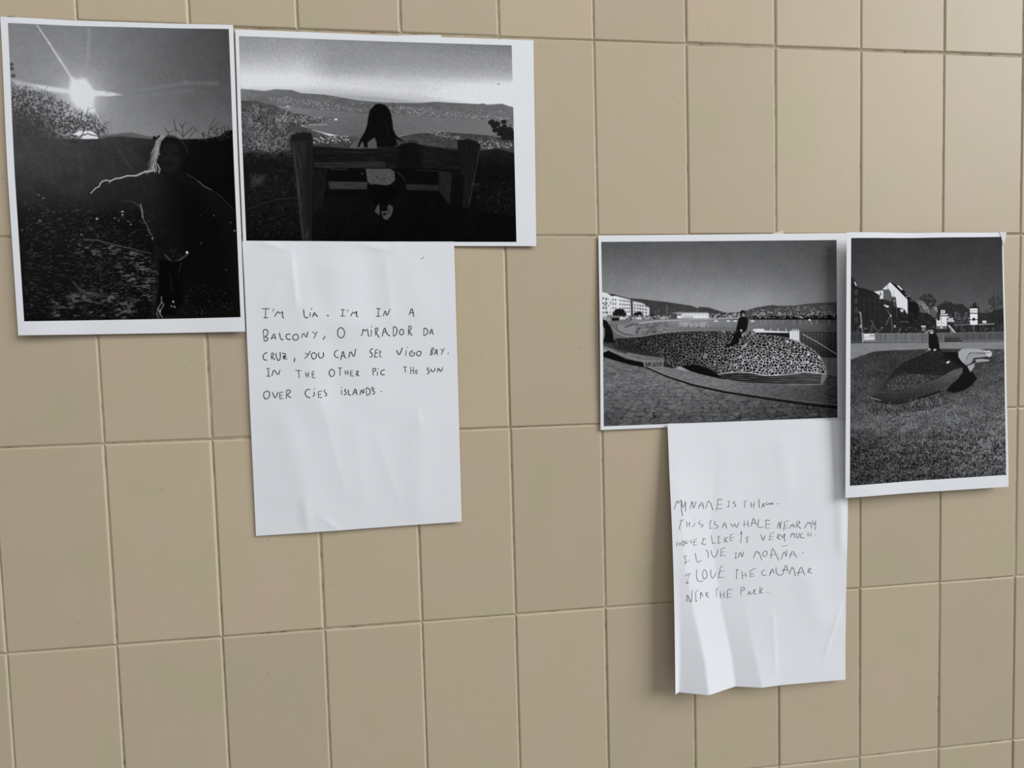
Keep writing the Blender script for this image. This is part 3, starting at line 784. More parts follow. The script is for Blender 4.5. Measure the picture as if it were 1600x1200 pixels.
# ---------------------------------------------------------------- picture: mosaic whale by the harbour
Q3 = [(939.5, 378), (1307, 375), (1308.5, 652.5), (943.5, 666)]
def picture_whale():
    p = Pic(Q3, 33); rng = p.rng
    p.a = p.table([940, 1060, 1180, 1250, 1307], [(376, [80, 84, 82, 76, 70]), (400, [92, 96, 90, 84, 78]), (430, [112, 116, 108, 98, 92]), (462, [132, 140, 140, 118, 108]), (490, [138, 150, 156, 128, 118])]) + 5 * p.noise(1.3, 1) + 4 * p.noise(14, 2)
    # hills
    p.poly([(984, 466), (1002, 467), (1016, 469), (1040, 471.5), (1066, 475.5), (1078, 477), (1088, 481), (1092, 479), (1106, 480), (1120, 484.5), (1132, 488), (1150, 488), (1150, 499), (984, 499)], 58, 1.3)
    p.poly([(1140, 489), (1160, 486), (1180, 480), (1206, 476), (1215, 477.5), (1240, 477), (1262, 474), (1290, 472), (1312, 470.5), (1312, 500), (1140, 500)], 64, 1.3)
    p.a += p.mask([(984, 466), (1312, 466), (1312, 499), (984, 499)], 2) * np.where(p.a < 80, 8 * p.noise(3, 2), 0)
    p.specks([(1020, 476), (1090, 482), (1090, 490), (1020, 490)], 60, 70, 110, .9, 1.6)
    p.specks([(1160, 484), (1300, 476), (1306, 492), (1150, 494)], 260, 90, 190, .8, 1.4, 2)
    p.specks([(1104, 489), (1160, 489), (1160, 497), (1104, 497)], 150, 30, 220, 1.0, 1.4, 1)
    p.poly([(1176, 494), (1230, 493), (1312, 491), (1312, 501), (1176, 500)], 16, 2)
    p.specks([(1172, 488), (1306, 486), (1306, 496), (1172, 497)], 130, 110, 225, .9, 1.2, 1.4)
    # apartment blocks
    p.poly([(940, 456), (952, 459.5), (984, 467), (985, 497), (940, 497)], 222, 1.2)
    p.line([(951, 459.5), (960, 461), (984, 467.5)], 1.8, 45, .85); p.rect(953, 459.5, 960, 462.5, 50, 1)
    for j in range(4):
        for i, x in enumerate((942, 946.5, 957, 961, 968, 972, 975.5, 979, 982.3)):
            y = 466 + j * 7.4 + (x - 941) * (.12 - j * .05)
            p.rect(x - 1.0, y - 1.4, x + 1.0, y + 1.4, 62 if x > 950 else 30, .8, .9)
    p.specks([(943, 464), (954, 466), (954, 495), (943, 495)], 60, 60, 170, .9)
    p.rect(984.6, 469, 987.5, 497, 52, 1)
    p.poly([(987.5, 470), (996, 471.5), (1004, 474), (1012, 480), (1013.5, 481), (1013, 498), (988, 498)], 200, 1.2)
    p.line([(988, 470), (1003, 473), (1012, 479)], 1.6, 90, .7)
    for j in range(4):
        for x in (990.5, 995, 999, 1003, 1008): p.rect(x - 1.1, 475 + j * 5 + (x - 990) * .12, x + 1.3, 477.4 + j * 5 + (x - 990) * .12, 85 if x < 998 else 45, .8, .85)
    for cx, cy, rx_, ry_ in ((966.5, 487.5, 9.5, 5.5), (962, 491, 6, 4), (972, 491, 6, 4), (995.5, 491, 7.5, 4.6), (1000, 493, 5, 3.4), (1018, 494, 7, 3)):
        t = np.linspace(0, 2 * np.pi, 15)[:-1]; rr = rng.uniform(.75, 1.15, 14)
        p.poly(np.stack([cx + rx_ * rr * np.cos(t), cy + ry_ * rr * np.sin(t)], -1), 24, 1.2)
    p.rect(940, 494, 1060, 499, 110, 1.5, .55)
    p.specks([(942, 493), (1050, 493), (1050, 499), (942, 500)], 170, 10, 235, 1.2, 1.5, .8)
    p.rect(955, 496, 966, 501.5, 18, 1); p.rect(967, 496.5, 976, 498.5, 220, 1); p.rect(994, 496, 1001, 498.5, 225, 1)
    p.poly([(1046, 489), (1058, 487.6), (1104, 487.5), (1106, 490), (1052, 490)], 150, 1)
    p.rect(1056.5, 489.6, 1106, 497.2, 226, 1); p.rect(1046, 489.5, 1056, 497.5, 70, 1.2, .8)
    p.rect(1057, 490, 1063, 493, 70, .8, .8); p.rect(1066, 493, 1082, 497, 150, 1.5, .6)
    for x in (1069, 1073, 1078, 1084, 1090, 1096, 1101): p.rect(x, 491.6, x + 2, 492.7, 120, .8, .8)
    p.line([(1040.5, 476), (1040.5, 496)], .9, 150, .6); p.line([(1064.5, 485), (1064.5, 498)], .8, 70, .7)
    # harbour water, slipway, paths
    p.poly([(944, 502), (990, 499), (1060, 498), (1312, 500), (1312, 525), (944, 530)], 100, 1.5)
    wt = p.table([944, 1050, 1110, 1160, 1312], [(499, [130, 132, 128, 122, 52]), (508, [108, 118, 118, 112, 74]), (520, [98, 108, 112, 108, 66])])
    p.put(p.mask([(985, 500), (1312, 499), (1312, 530), (985, 530)], 1.5), wt + 7 * p.noise(2.5, 2, 3.5, .7))
    p.line([(998, 505), (1026, 501), (1060, 499.5), (1110, 498), (1152, 496.5)], 2.0, 168, .85)
    p.rect(1060, 502.5, 1106, 511, 162, 3, .75); p.specks([(1060, 503), (1106, 503), (1106, 512), (1060, 512)], 40, 80, 190, .9, 1.6)
    for x in (1115, 1134, 1145, 1172): p.rect(x, 500.3, x + 5, 502.2, 222, 1)
    for x in range(1186, 1300, 9): p.rect(x + rng.uniform(-3, 3), 499.5, x + rng.uniform(1, 3), 506, 120, 1.4, .6)
    p.rect(1263, 498, 1265.5, 501, 230, .8)
    p.poly([(950, 503), (985, 502), (997, 506), (990, 510), (960, 508)], 112, 1.5)
    p.poly([(960, 507), (985, 508), (992, 505), (992, 524), (976, 523), (962, 517)], 128, 1.5)
    p.line([(975, 511), (986, 507.5), (990, 506)], 1.6, 40, .8)
    p.specks([(990, 507), (1040, 503), (1050, 516), (994, 523)], 160, 45, 150, 1.1, 1.6, 1)
    p.line([(962, 507), (963, 515), (975, 522), (990, 523.5)], 1.4, 50, .8)
    p.line([(948, 500), (955, 512), (962, 520), (978, 525), (1000, 525), (1030, 520.5), (1062, 517), (1110, 516.5)], 3.0, 132, .8, 1.5)
    p.line([(953, 505), (955, 514), (962, 523), (972, 527)], 2, 90, .7)
    # whale
    whale = [(953, 533), (962, 528), (975, 528), (1000, 526), (1030, 521), (1062, 518), (1090, 517), (1150, 517), (1176, 518), (1200, 521), (1235, 529), (1258, 538), (1272, 548), (1282, 561), (1288, 573), (1291, 584), (1276, 582), (1256, 580.5), (1236, 583.5), (1212, 585.5), (1192, 585.5), (1170, 581.5), (1150, 580.5), (1122, 584), (1104, 574), (1085, 570), (1062, 571), (1048, 577), (1030, 568), (1000, 558), (976, 551), (958, 543)]
    mk = p.mask(whale, 1.2)
    warp = 1.2 * p.noise(7, 2); warp2 = 1.2 * p.noise(7, 2)
    e, cid = cell_edges(p.X / 5.0 + warp * .3, p.Y / 4.0 + warp2 * .3, rng, 1.0)
    lines = np.clip(1.3 - e * 4.6, 0, 1) * np.clip(.85 + .5 * p.noise(3, 1), .2, 1)
    tone = np.interp(p.X, [955, 1000, 1040, 1080, 1120, 1160, 1230, 1291], [60, 72, 86, 112, 140, 190, 212, 210])
    shade = np.interp(p.Y - (p.X - 1100) * .06, [516, 530, 560, 585], [.72, .8, 1.0, 1.0])
    p.put(mk, 22 + (tone * shade * 1.08 - 12) * lines + 8 * p.noise(1.6, 1))
    p.a += mk * np.clip((1050 - p.X) / 60, 0, 1) * 12 * p.noise(4, 2)
    p.poly([(960, 538), (990, 538), (1030, 556), (1048, 577), (1020, 566), (975, 551)], 34, 8, .55)
    p.line([(1200, 521), (1235, 529), (1258, 538), (1272, 548), (1282, 561), (1288, 573), (1291, 583)], 1.0, 190, .5)
    p.ell(1280, 558, 2.2, 2.6, 225, 2)
    p.poly([(1060, 571), (1085, 569), (1104, 574), (1126, 586), (1135, 594), (1104, 588), (1078, 580)], 10, 2)
    p.ell(1040, 575, 10, 5, 24, 4, .7)
    belly = [(1118, 584), (1150, 581), (1170, 582), (1192, 586), (1212, 586), (1236, 584), (1256, 581.5), (1283, 584.5), (1282, 600), (1250, 600.5), (1200, 600), (1160, 597), (1130, 592)]
    ph = (p.Y - (p.X - 1200) * .012) * 2 * np.pi / 3.1
    p.put(p.mask(belly, 1), 46 + 62 * np.sin(ph) * np.clip(.6 + .8 * p.noise(4, 1, 2.5, .6), 0, 1) + np.interp(p.X, [1118, 1290], [-18, 22]))
    p.line([(1120, 584), (1150, 581), (1170, 582), (1192, 586), (1212, 586), (1236, 584), (1256, 581), (1276, 582.5), (1291, 584)], 1.2, 200, .85)
    # fence, boat, posts, rope at the right
    p.put(p.mask([(1249, 520), (1312, 519), (1312, 561), (1285, 560), (1272, 547), (1258, 538), (1249, 533)], 1.2), p.table([1249, 1312], [(519, [74, 56]), (540, [58, 44]), (560, [46, 34])]) + 5 * p.noise(3, 2, 2))
    for x in np.arange(1252, 1309, 5.8): p.line([(x, 518.5), (x, min(560, 533 + (x - 1250) * 1.1))], .9, 22, .8)
    p.line([(1249, 518.5), (1310, 519.5)], 1.0, 28, .8)
    p.line([(1254, 522), (1275, 533), (1309, 554)], 1.3, 165, .85)
    p.poly([(1174, 515), (1182, 513), (1192, 513.5), (1193, 516), (1230, 517.5), (1232, 519.5), (1190, 519), (1180, 519)], 212, 1)
    for x in (1177, 1184, 1191, 1202.5, 1214, 1226.5): p.rect(x, 513.2, x + 1, 517, 225, .8)
    p.poly([(1180, 519.2), (1232, 520), (1233, 528), (1215, 524.5), (1190, 521.5)], 22, 1)
    p.poly([(1233, 516.5), (1248, 516.5), (1248, 532.5), (1240, 530.5), (1233, 528.5)], 226, .9)
    for x in (1237.3, 1241.5, 1245.5): p.line([(x, 516), (x, 532)], .8, 110, .7)
    for x in (1237, 1240, 1242.6, 1246): p.rect(x, 513.8, x + 1.2, 517, 215, .8)
    for x in np.arange(1062, 1146, 2.6): p.line([(x, 511.5), (x, 517)], .6, 66, .55)
    p.line([(1062, 511.4), (1150, 512)], .7, 72, .6)
    p.put(p.mask([(1283, 558), (1312, 559), (1312, 590), (1293, 586), (1290, 574)], 1.2), 84 + 8 * p.noise(3, 2, 1, 4)); p.line([(1292, 586), (1312, 590)], 1.4, 26, .8)
    # ledge, bench block, paving
    gr = p.table([940, 1060, 1180, 1312], [(555, [100, 100, 96, 60]), (600, [104, 112, 92, 64]), (640, [88, 92, 76, 52]), (668, [80, 82, 66, 46])])
    pave = [(938, 556), (960, 563), (985, 570), (1006, 573.5), (1040, 588), (1080, 602), (1130, 613), (1200, 624), (1260, 632), (1314, 637), (1314, 670), (938, 672)]
    mk = p.mask(pave, 1.2)
    k = np.interp(p.Y, [560, 590, 620, 650, 670], [4, 6.5, 11, 16, 18])
    yy = np.interp(p.Y, np.arange(550, 681, 1.0), np.cumsum(1 / (.55 * np.interp(np.arange(550, 681, 1.0), [560, 590, 620, 650, 670], [4, 6.5, 10, 14, 16]))))
    xx = (p.X - 1080) / np.interp(p.Y, [560, 670], [7.0, 17])
    e, cid = cell_edges(xx + .18 * p.noise(6, 2), yy + .18 * p.noise(6, 2), rng, .75)
    crack = np.clip(1 - e * k * .55, 0, 1)
    p.put(mk, gr + 24 * p.noise(2, 2, 2.2, .8) + 18 * (cid - .5) - crack * np.interp(p.Y, [575, 615, 645], [14, 36, 60]) * np.clip(.75 + .7 * p.noise(8, 1), .05, 1))
    ledge = [(1006, 570), (1035, 572.5), (1062, 577), (1100, 586), (1130, 592.5), (1180, 599), (1240, 601.5), (1284, 601), (1293, 587), (1314, 591), (1314, 636), (1260, 630), (1200, 621), (1130, 610), (1080, 599), (1040, 585)]
    p.put(p.mask(ledge, 1.2), p.table([1000, 1120, 1220, 1312], [(570, [112, 106, 90, 60]), (600, [110, 112, 84, 58]), (640, [100, 100, 72, 46])]) + 24 * p.noise(2.2, 3, 2, .8))
    p.line([(1007, 573), (1040, 587.5), (1080, 601), (1130, 612), (1200, 623), (1260, 631.5), (1312, 637)], 2.2, 12, .95, 4.6)
    p.line([(1200, 619), (1260, 627.5), (1312, 633)], 1.6, 92, .6)
    p.put(p.mask([(938, 540), (952, 542.5), (990, 552), (1012, 556), (1037, 559), (1036, 566), (1004, 566), (976, 561), (950, 549)], 1), 104 + 16 * p.noise(2, 2, 2))
    p.line([(948, 545), (960, 550), (985, 559), (1004, 563.5), (1030, 564)], 1.2, 150, .6)
    p.poly([(938, 552), (950, 547.5), (976, 560), (1004, 566), (1006, 574), (985, 570), (960, 563), (938, 556)], 11, 1.2)
    p.put(p.mask([(1004, 566), (1036, 565.5), (1034, 573), (1006, 573)], 1), 84 + 60 * p.noise(2, 1, .5, 2))
    p.line([(1034.5, 565), (1034, 573.5)], 1.4, 150, .8); p.line([(1005, 572.5), (1034, 573.5)], 1.2, 140, .6)
    p.poly([(940, 498), (947, 501), (953, 510), (957, 522), (958, 534), (950, 537), (941, 535), (944, 524), (944, 514), (940, 506)], 14, 1.4)
    p.poly([(939, 507), (942, 512), (943.5, 522), (939, 531)], 128, 1.2)
    p.poly([(938, 532), (958, 536), (984, 549), (975, 552), (952, 543), (938, 539)], 44, 2, .8)
    # seated figure
    p.poly([(1153, 496.5), (1158, 494), (1166, 496), (1168, 501), (1167, 508), (1165, 516), (1159, 520), (1147, 520.5), (1150, 509)], 15, 1)
    p.poly([(1145, 518), (1158, 518.5), (1156.5, 527), (1151, 537), (1144, 540), (1133, 541.5), (1131, 539.5), (1140, 535.5), (1144, 527)], 13, 1)
    p.ell(1159.3, 488.5, 4.3, 4.4, 12, 1); p.ell(1160.3, 491.3, 2.2, 2.8, 150, 1, .95); p.line([(1158.5, 490.2), (1162.3, 490.2)], .8, 60, .8)
    p.ell(1156.8, 516, 1.9, 1.9, 165, 1); p.line([(1154, 529), (1156, 533), (1153, 537)], 2, 140, .7)
    p.line([(1147, 512), (1150, 519)], .9, 90, .6); p.rect(1143, 518.5, 1147, 520, 150, 1, .7)
    p.a += 3 * p.noise(1.2, 1)
    return p.a

# ---------------------------------------------------------------- picture: park with a creature-shaped mound
Q4 = [(1330, 372), (1565.5, 370), (1572, 742), (1328, 759)]
def picture_park():
    p = Pic(Q4, 44); rng = p.rng
    p.a = p.table([1330, 1450, 1570], [(370, [44, 46, 44]), (410, [54, 56, 54]), (450, [70, 72, 68]), (490, [84, 86, 82])]) + 4 * p.noise(1.4, 1) + 3 * p.noise(14, 2)
    # hills and trees behind
    p.poly([(1464, 474), (1472, 470), (1490, 471), (1503, 471.5), (1510, 477), (1522, 484), (1540, 485), (1556, 482), (1575, 474), (1575, 518), (1464, 518)], 40, 1.5)
    p.specks([(1490, 484), (1515, 484), (1515, 500), (1490, 500)], 60, 70, 170, .9, 1.2, 1.5); p.specks([(1470, 470), (1570, 476), (1570, 512), (1470, 512)], 120, 20, 70, 1.2)
    def bush(cx, cy, r, v, n=120):
        t = np.linspace(0, 2 * np.pi, 40); p.specks(np.stack([cx + r * np.cos(t), cy + r * .9 * np.sin(t)], -1), n, v - 16, v + 8, 1.1, 1, 1)
    bush(1449, 467, 13, 42, 240); bush(1480, 474, 8, 40); p.line([(1449, 486), (1449, 470)], 2, 36, .7)
    for pts in ([(1557, 512), (1555, 480), (1552, 462), (1553, 450)], [(1556, 490), (1560, 466), (1559, 449)], [(1555, 482), (1550, 470)], [(1566, 500), (1565, 460), (1563, 452)], [(1556, 500), (1548, 486)]): p.line(pts, 1.4, 44, .6, .8)
    bush(1555, 468, 10, 52, 110); bush(1560, 490, 12, 34, 150); bush(1556, 504, 8, 40, 80)
    # shaded row of houses, left
    p.poly([(1325, 426), (1331, 430), (1337, 437), (1339, 445), (1352, 448), (1376, 455.5), (1394, 464), (1400, 474), (1420, 480), (1452, 486), (1466, 500), (1466, 516), (1325, 516)], 24, 1.2)
    p.a += p.mask([(1328, 446), (1398, 462), (1398, 516), (1328, 516)], 2) * (7 + 6 * p.noise(4, 2, .8, 3))
    for (x, y) in ((1336, 453), (1336, 466), (1336, 480), (1337, 495)):
        p.rect(x - 2, y - 4, x + 2.5, y + 4, 52, 1); p.line([(x + 2.6, y - 4), (x + 2.6, y + 4)], .8, 96, .7)
    for j in range(5):
        for x in (1349, 1358, 1366, 1375, 1384, 1391): p.rect(x - 1.5, 460 + j * 10 + (x - 1345) * .15, x + 1.5, 465 + j * 10 + (x - 1345) * .15, 44, 1, .6)
    p.poly([(1334.5, 436), (1336, 438), (1338, 442), (1337.5, 444), (1335, 440)], 220, .8)
    # gabled white house and neighbours
    p.poly([(1391, 437.5), (1406, 451), (1419, 464), (1419.5, 486), (1417, 486), (1415, 480), (1411, 477), (1402, 476), (1400, 460), (1394, 460), (1392, 452), (1379, 448)], 208, 1)
    p.line([(1387, 441), (1387, 448)], 1.1, 110, .7); p.line([(1397, 450), (1397, 460)], .9, 120, .6)
    p.poly([(1391, 437), (1396, 439), (1408, 446), (1420, 456), (1434, 468), (1438, 480), (1430, 500), (1420, 500), (1419, 464), (1405, 450)], 14, 1)
    p.poly([(1402, 443), (1405, 442.5), (1411.5, 449), (1409, 449.5)], 200, .8)
    p.specks([(1412, 452), (1420, 456), (1432, 467), (1420, 466)], 16, 140, 220, .8, 1, 1)
    p.poly([(1365, 452), (1380, 450), (1380, 463), (1374, 463), (1375, 458)], 206, 1)
    p.rect(1374.5, 453, 1377, 458, 110, .8)
    p.poly([(1380, 449), (1389, 448), (1392, 453), (1393, 467.5), (1380, 463)], 84, 1)
    p.poly([(1394, 460.5), (1400, 460), (1401.5, 476), (1396, 475)], 62, 1); p.ell(1398, 466, 1, 1, 180)
    p.ell(1386.5, 474.5, 2.6, 1.5, 225, 1.4); p.rect(1381, 472, 1385, 474, 200, 1); p.poly([(1407, 479), (1413, 478), (1412, 483), (1408, 483)], 190, 1)
    p.line([(1401.5, 476), (1401.5, 492)], 1, 90, .7)
    p.poly([(1431, 467), (1436, 465), (1441, 465), (1448, 472), (1452, 478), (1452, 487), (1446, 480), (1440, 473)], 118, 1.2)
    p.specks([(1432, 466), (1441, 466), (1452, 478), (1451, 485), (1440, 473)], 50, 40, 190, .9)
    p.poly([(1458, 475), (1464, 476), (1465, 484), (1460, 480)], 130, 1)
    p.specks([(1397, 482), (1464, 488), (1464, 514), (1397, 514)], 300, 18, 62, 1.2, 1, 1.3)
    for pts in ([(1390, 490), (1384, 503)], [(1392, 489), (1395, 512)], [(1392, 488), (1386, 480)], [(1361, 496), (1368, 510)], [(1362, 503), (1361.5, 512)], [(1408, 508), (1404, 515)]): p.line(pts, 1.2, 120, .7)
    p.ell(1392, 488.5, 1.4, 1.4, 180); p.rect(1397, 503, 1400, 507, 150, 1); p.line([(1407, 498), (1420, 498)], 1, 120, .7)
    p.line([(1342, 483), (1344, 484), (1346.5, 511)], 1.6, 165, .85); p.rect(1343, 503, 1345, 507, 170, .8); p.rect(1440, 504, 1447, 507, 190, 1); p.rect(1441, 507, 1446, 513, 110, 1)
    p.specks([(1330, 506), (1464, 506), (1464, 515), (1330, 515)], 70, 40, 150, 1.0, 1.3, 1.4)
    # play castle, slide, tower
    p.rect(1463, 502, 1556, 516, 30, 1.5, .8); p.specks([(1492, 503), (1566, 503), (1566, 515), (1492, 515)], 100, 20, 120, 1.1, 1, 1.5)
    p.poly([(1463, 494), (1466, 497), (1468.5, 496), (1468.5, 490), (1479, 490), (1479, 505), (1463, 505)], 216, .9)
    p.rect(1466, 499, 1467.5, 502, 150, .8); p.rect(1473.5, 499, 1475, 502, 150, .8); p.line([(1470.7, 490), (1470.7, 515)], 1, 110, .7)
    p.rect(1463, 505, 1479, 509.5, 98, .8); p.rect(1464, 509.5, 1479, 515, 36, 1)
    p.rect(1469.5, 480.5, 1476, 485.5, 216, .9); p.rect(1471.5, 482, 1474, 484, 70, .8); p.rect(1468, 486.5, 1481, 488.5, 205, .9)
    p.rect(1466, 479, 1469, 488, 18, 1); p.poly([(1478, 490.5), (1483, 490.5), (1482, 493), (1479, 492.5)], 210, .9); p.poly([(1480, 494), (1489, 492.5), (1488, 495.5), (1482, 495.5)], 222, .9); p.rect(1480, 496, 1490, 498.4, 222, .9); p.line([(1485, 487), (1485, 500)], .9, 120, .7)
    p.ell(1470.5, 507, 1.8, 1.8, 190, 1)
    p.line([(1482, 504.5), (1487, 510), (1492, 516)], 2.6, 205, .9); p.rect(1484, 508, 1488, 516, 140, 1, .6)
    p.rect(1515.3, 478, 1527.6, 503.4, 226, .8); p.poly([(1527.6, 476), (1529.5, 477), (1529.5, 514), (1527.6, 514)], 16, .8)
    p.rect(1515, 485, 1528, 486.4, 28, .7); p.rect(1515, 494.8, 1528, 496, 20, .7); p.ell(1521.3, 494.8, 2.3, 2.4, 10, .8)
    for x in (1517.5, 1521, 1524.5): p.rect(x, 480, x + 1.6, 483, 140, .7)
    p.poly([(1519, 477), (1520, 471), (1522.5, 469), (1525.5, 470), (1526, 477)], 26, .9); p.line([(1522.7, 471), (1522.7, 477)], .8, 70, .7); p.rect(1514.5, 475.5, 1529, 478, 20, .8)
    for x in (1516.2, 1521.5, 1527): p.line([(x, 503), (x, 515)], 1.3, 28 if x != 1521.5 else 120, .8)
    p.line([(1490, 503.3), (1515, 503)], 1.6, 120, .8); p.line([(1529, 503), (1553, 502)], 1.8, 150, .85); p.rect(1535, 497, 1541, 501, 200, .9); p.line([(1502, 503), (1502, 513)], 1, 110, .7)
    # fence, sign, bench
    p.rect(1325, 514.5, 1348, 528, 52, 1); p.line([(1328, 515.5), (1346, 515)], 1, 90, .7); p.line([(1338, 515), (1338, 527)], .9, 90, .6)
    p.poly([(1346, 515.5), (1450, 515.8), (1575, 514), (1575, 529.5), (1450, 529.5), (1346, 530)], 62, .9)
    for x in np.arange(1347, 1571, 2.35): p.line([(x, 516), (x, 528.5)], 1.05, rng.uniform(120, 160) if x < 1476 else rng.uniform(84, 112), .85, soft=.7)
    p.line([(1346, 516.2), (1450, 516.2), (1571, 515)], .9, 130, .7); p.line([(1346, 528), (1450, 528), (1571, 527.5)], 1.2, 130, .7); p.line([(1347, 515), (1348.5, 531)], 1.4, 190, .9)
    p.poly([(1349, 516.5), (1366.5, 516.5), (1366.5, 526.5), (1350, 527)], 212, .8); p.rect(1358, 518.6, 1366.5, 519.7, 60, .8); p.line([(1350, 521.5), (1366, 521.8)], .9, 130, .8); p.rect(1350, 525, 1366, 527, 120, .8, .6)
    p.poly([(1475, 518.5), (1498, 518.5), (1500, 526.5), (1476, 527)], 70, .8); p.line([(1476, 525), (1499, 524.5)], 1.3, 20, .9); p.line([(1476, 528.2), (1502, 528)], 1.6, 14, .9); p.line([(1475, 519), (1498, 519)], .9, 120, .6); p.line([(1475, 521.6), (1498, 521.6)], .8, 100, .5)
    # path and lawn
    p.put(p.mask([(1324, 531), (1450, 530.3), (1576, 529.5), (1576, 543), (1324, 562)], 1.2), 122 + 8 * p.noise(2.5, 2, 3, .6))
    p.line([(1325, 530.5), (1352, 529.5)], 1.6, 36, .7)
    lawn = [(1324, 558), (1345, 550), (1366, 543.5), (1394, 542), (1420, 541.5), (1452, 540), (1500, 540.5), (1576, 541.5), (1580, 770), (1320, 770)]
    base = p.table([1330, 1400, 1480, 1572], [(545, [50, 46, 48, 66]), (580, [58, 48, 46, 70]), (620, [62, 70, 74, 82]), (660, [74, 84, 84, 92]), (690, [50, 58, 72, 86]), (720, [46, 52, 62, 76]), (760, [44, 48, 50, 52])])
    amp = np.interp(p.Y + 8 * p.noise(25, 2), [545, 620, 668, 700, 760], [.15, .17, .20, .40, .46])
    mk = p.mask(lawn, 1.4)
    tex = p.noise(1.6, 2) * 1.2 + .5 * p.noise(8, 2, 2, .8)
    p.put(mk, base * 1.05 * (1 + amp * tex * 2.3))
    lower = [(1325, 690), (1380, 700), (1430, 695), (1480, 660), (1575, 650), (1580, 765), (1325, 765)]
    p.specks(lower, 1300, 95, 170, .6, 1, 1.4); p.specks(lower, 1300, 8, 36, .9, 1, 1)
    p.specks([(1330, 630), (1570, 620), (1570, 690), (1330, 690)], 420, 95, 160, .55, 1.4, 1.6)
    p.specks([(1330, 560), (1380, 560), (1360, 640), (1330, 660)], 160, 20, 90, .9, 1.2, 1)
    # creature mound: body, rim, dark hood
    body = [(1448, 545), (1430, 552), (1412, 560), (1396, 572), (1384, 588), (1372, 600), (1361, 612), (1372, 608), (1392, 608), (1412, 609), (1432, 602), (1452, 594), (1470, 584), (1492, 574), (1505, 569), (1500, 560), (1492, 550), (1478, 545)]
    p.put(p.mask(body, 2), 30 + 15 * p.noise(1.8, 2) + np.clip((p.Y - 575) / 40, 0, 1) * 26)
    p.specks([(1385, 592), (1412, 578), (1440, 580), (1470, 582), (1430, 602), (1390, 606)], 620, 55, 140, .5, 1.6, 1.8)
    p.line([(1448, 545), (1430, 552), (1412, 560), (1396, 573), (1384, 590), (1362, 612)], 1.1, 84, .55)
    p.put(p.mask([(1470, 546), (1493, 545), (1500, 552), (1508, 562), (1516, 572), (1527, 587), (1520, 596), (1506, 606), (1490, 610), (1478, 606), (1494, 588), (1505, 571), (1492, 562)], 1.4), 13 + 3 * p.noise(2, 2))
    rim = [(1360, 615), (1368, 609), (1384, 608), (1402, 609.5), (1420, 605), (1440, 595), (1456, 590.5), (1474, 582), (1490, 573), (1503, 570.5), (1504, 577), (1496, 588), (1484, 598), (1466, 606), (1444, 614), (1424, 621), (1402, 624.5), (1384, 623.5), (1368, 620)]
    st = np.sin((p.Y + .42 * (p.X - 1400) * np.clip((p.X - 1390) / 60, 0, 1)) * 2 * np.pi / 2.6)
    p.put(p.mask(rim, 1.3), np.interp(p.X, [1360, 1400, 1450, 1500], [44, 50, 64, 86]) + 13 * st + 16 * p.noise(1.5, 2) - np.clip((p.Y - 612 + .35 * np.clip(p.X - 1400, 0, 200)) / 10, 0, 1) * 14)
    p.line([(1360, 616), (1376, 621)], 1.6, 140, .7)
    p.line([(1368, 621.5), (1384, 625), (1402, 626), (1424, 622.5), (1446, 615), (1468, 607)], 2.4, 14, .85, 3.6)
    tuft = [(1364, 624), (1402, 628), (1440, 620), (1466, 610), (1480, 608), (1486, 622), (1470, 632), (1430, 640), (1370, 646), (1356, 640)]
    p.put(p.mask(tuft, 4), 58 + 46 * p.noise(1.8, 2) + 8 * p.noise(6, 1), .85)
    p.specks(tuft, 420, 90, 170, .55, .8, 1.2); p.specks(tuft, 420, 10, 36, .8, .8, 1)
    for k in range(70):
        x, y = rng.uniform(1366, 1482), rng.uniform(612, 632); t = rng.uniform(-2.2, -.9); l = rng.uniform(4, 10)
        if y > 634 - (x - 1366) * .13: p.line([(x, y), (x + l * math.cos(t), y + l * math.sin(t))], .8, rng.uniform(100, 165), .7)
    p.specks([(1356, 640), (1430, 640), (1480, 628), (1510, 616), (1500, 640), (1400, 652), (1360, 652)], 200, 100, 150, .8, 1.4, 1.4)
    # pale limbs
    limb = 156
    p.poly([(1497, 545), (1502, 541), (1514, 539.6), (1528, 540.5), (1540, 543), (1541, 547), (1526, 546.5), (1515, 546.5), (1511, 551), (1509, 566), (1502, 560), (1497, 553)], limb, 1)
    p.poly([(1509, 566), (1506, 560), (1510, 551), (1517, 546.5), (1526, 547.5), (1541, 548.5), (1543, 552.5), (1530, 554), (1521, 555), (1518, 562), (1512, 566.5)], limb - 12, 1)
    p.line([(1511, 556), (1512, 550.5), (1518, 546.8), (1528, 547.3), (1540, 548)], 1.1, 84, .8)
    p.poly([(1538, 544), (1546, 543), (1549.5, 545), (1549.5, 551), (1546, 553.5), (1542, 552)], 185, 1); p.line([(1540, 546), (1545, 547), (1548, 545)], .9, 60, .8)
    p.poly([(1524, 557), (1534, 556), (1545, 557.5), (1546, 560), (1537, 561), (1525, 562)], limb - 10, 1); p.line([(1522, 555.5), (1534, 555), (1550, 555.5)], 1.6, 22, .8); p.line([(1530, 562.3), (1548, 561.5)], 1.6, 26, .8)
    p.poly([(1511, 567.5), (1519, 564.5), (1523, 562.5), (1522, 569), (1516, 577)], limb, 1); p.line([(1509, 566.8), (1517, 564), (1523, 559)], 1.2, 30, .8)
    # figure leaning on the mound
    p.poly([(1451, 516), (1456, 515), (1463, 516), (1465.5, 524), (1467.5, 534), (1468, 542), (1460, 544), (1453, 544), (1451, 532)], 13, .9)
    p.poly([(1460, 540), (1468, 540), (1474, 547), (1483, 558), (1486, 564), (1480, 562), (1470, 551), (1462, 545)], 22, 1)
    p.line([(1467, 545), (1472, 550)], 1.4, 74, .6)
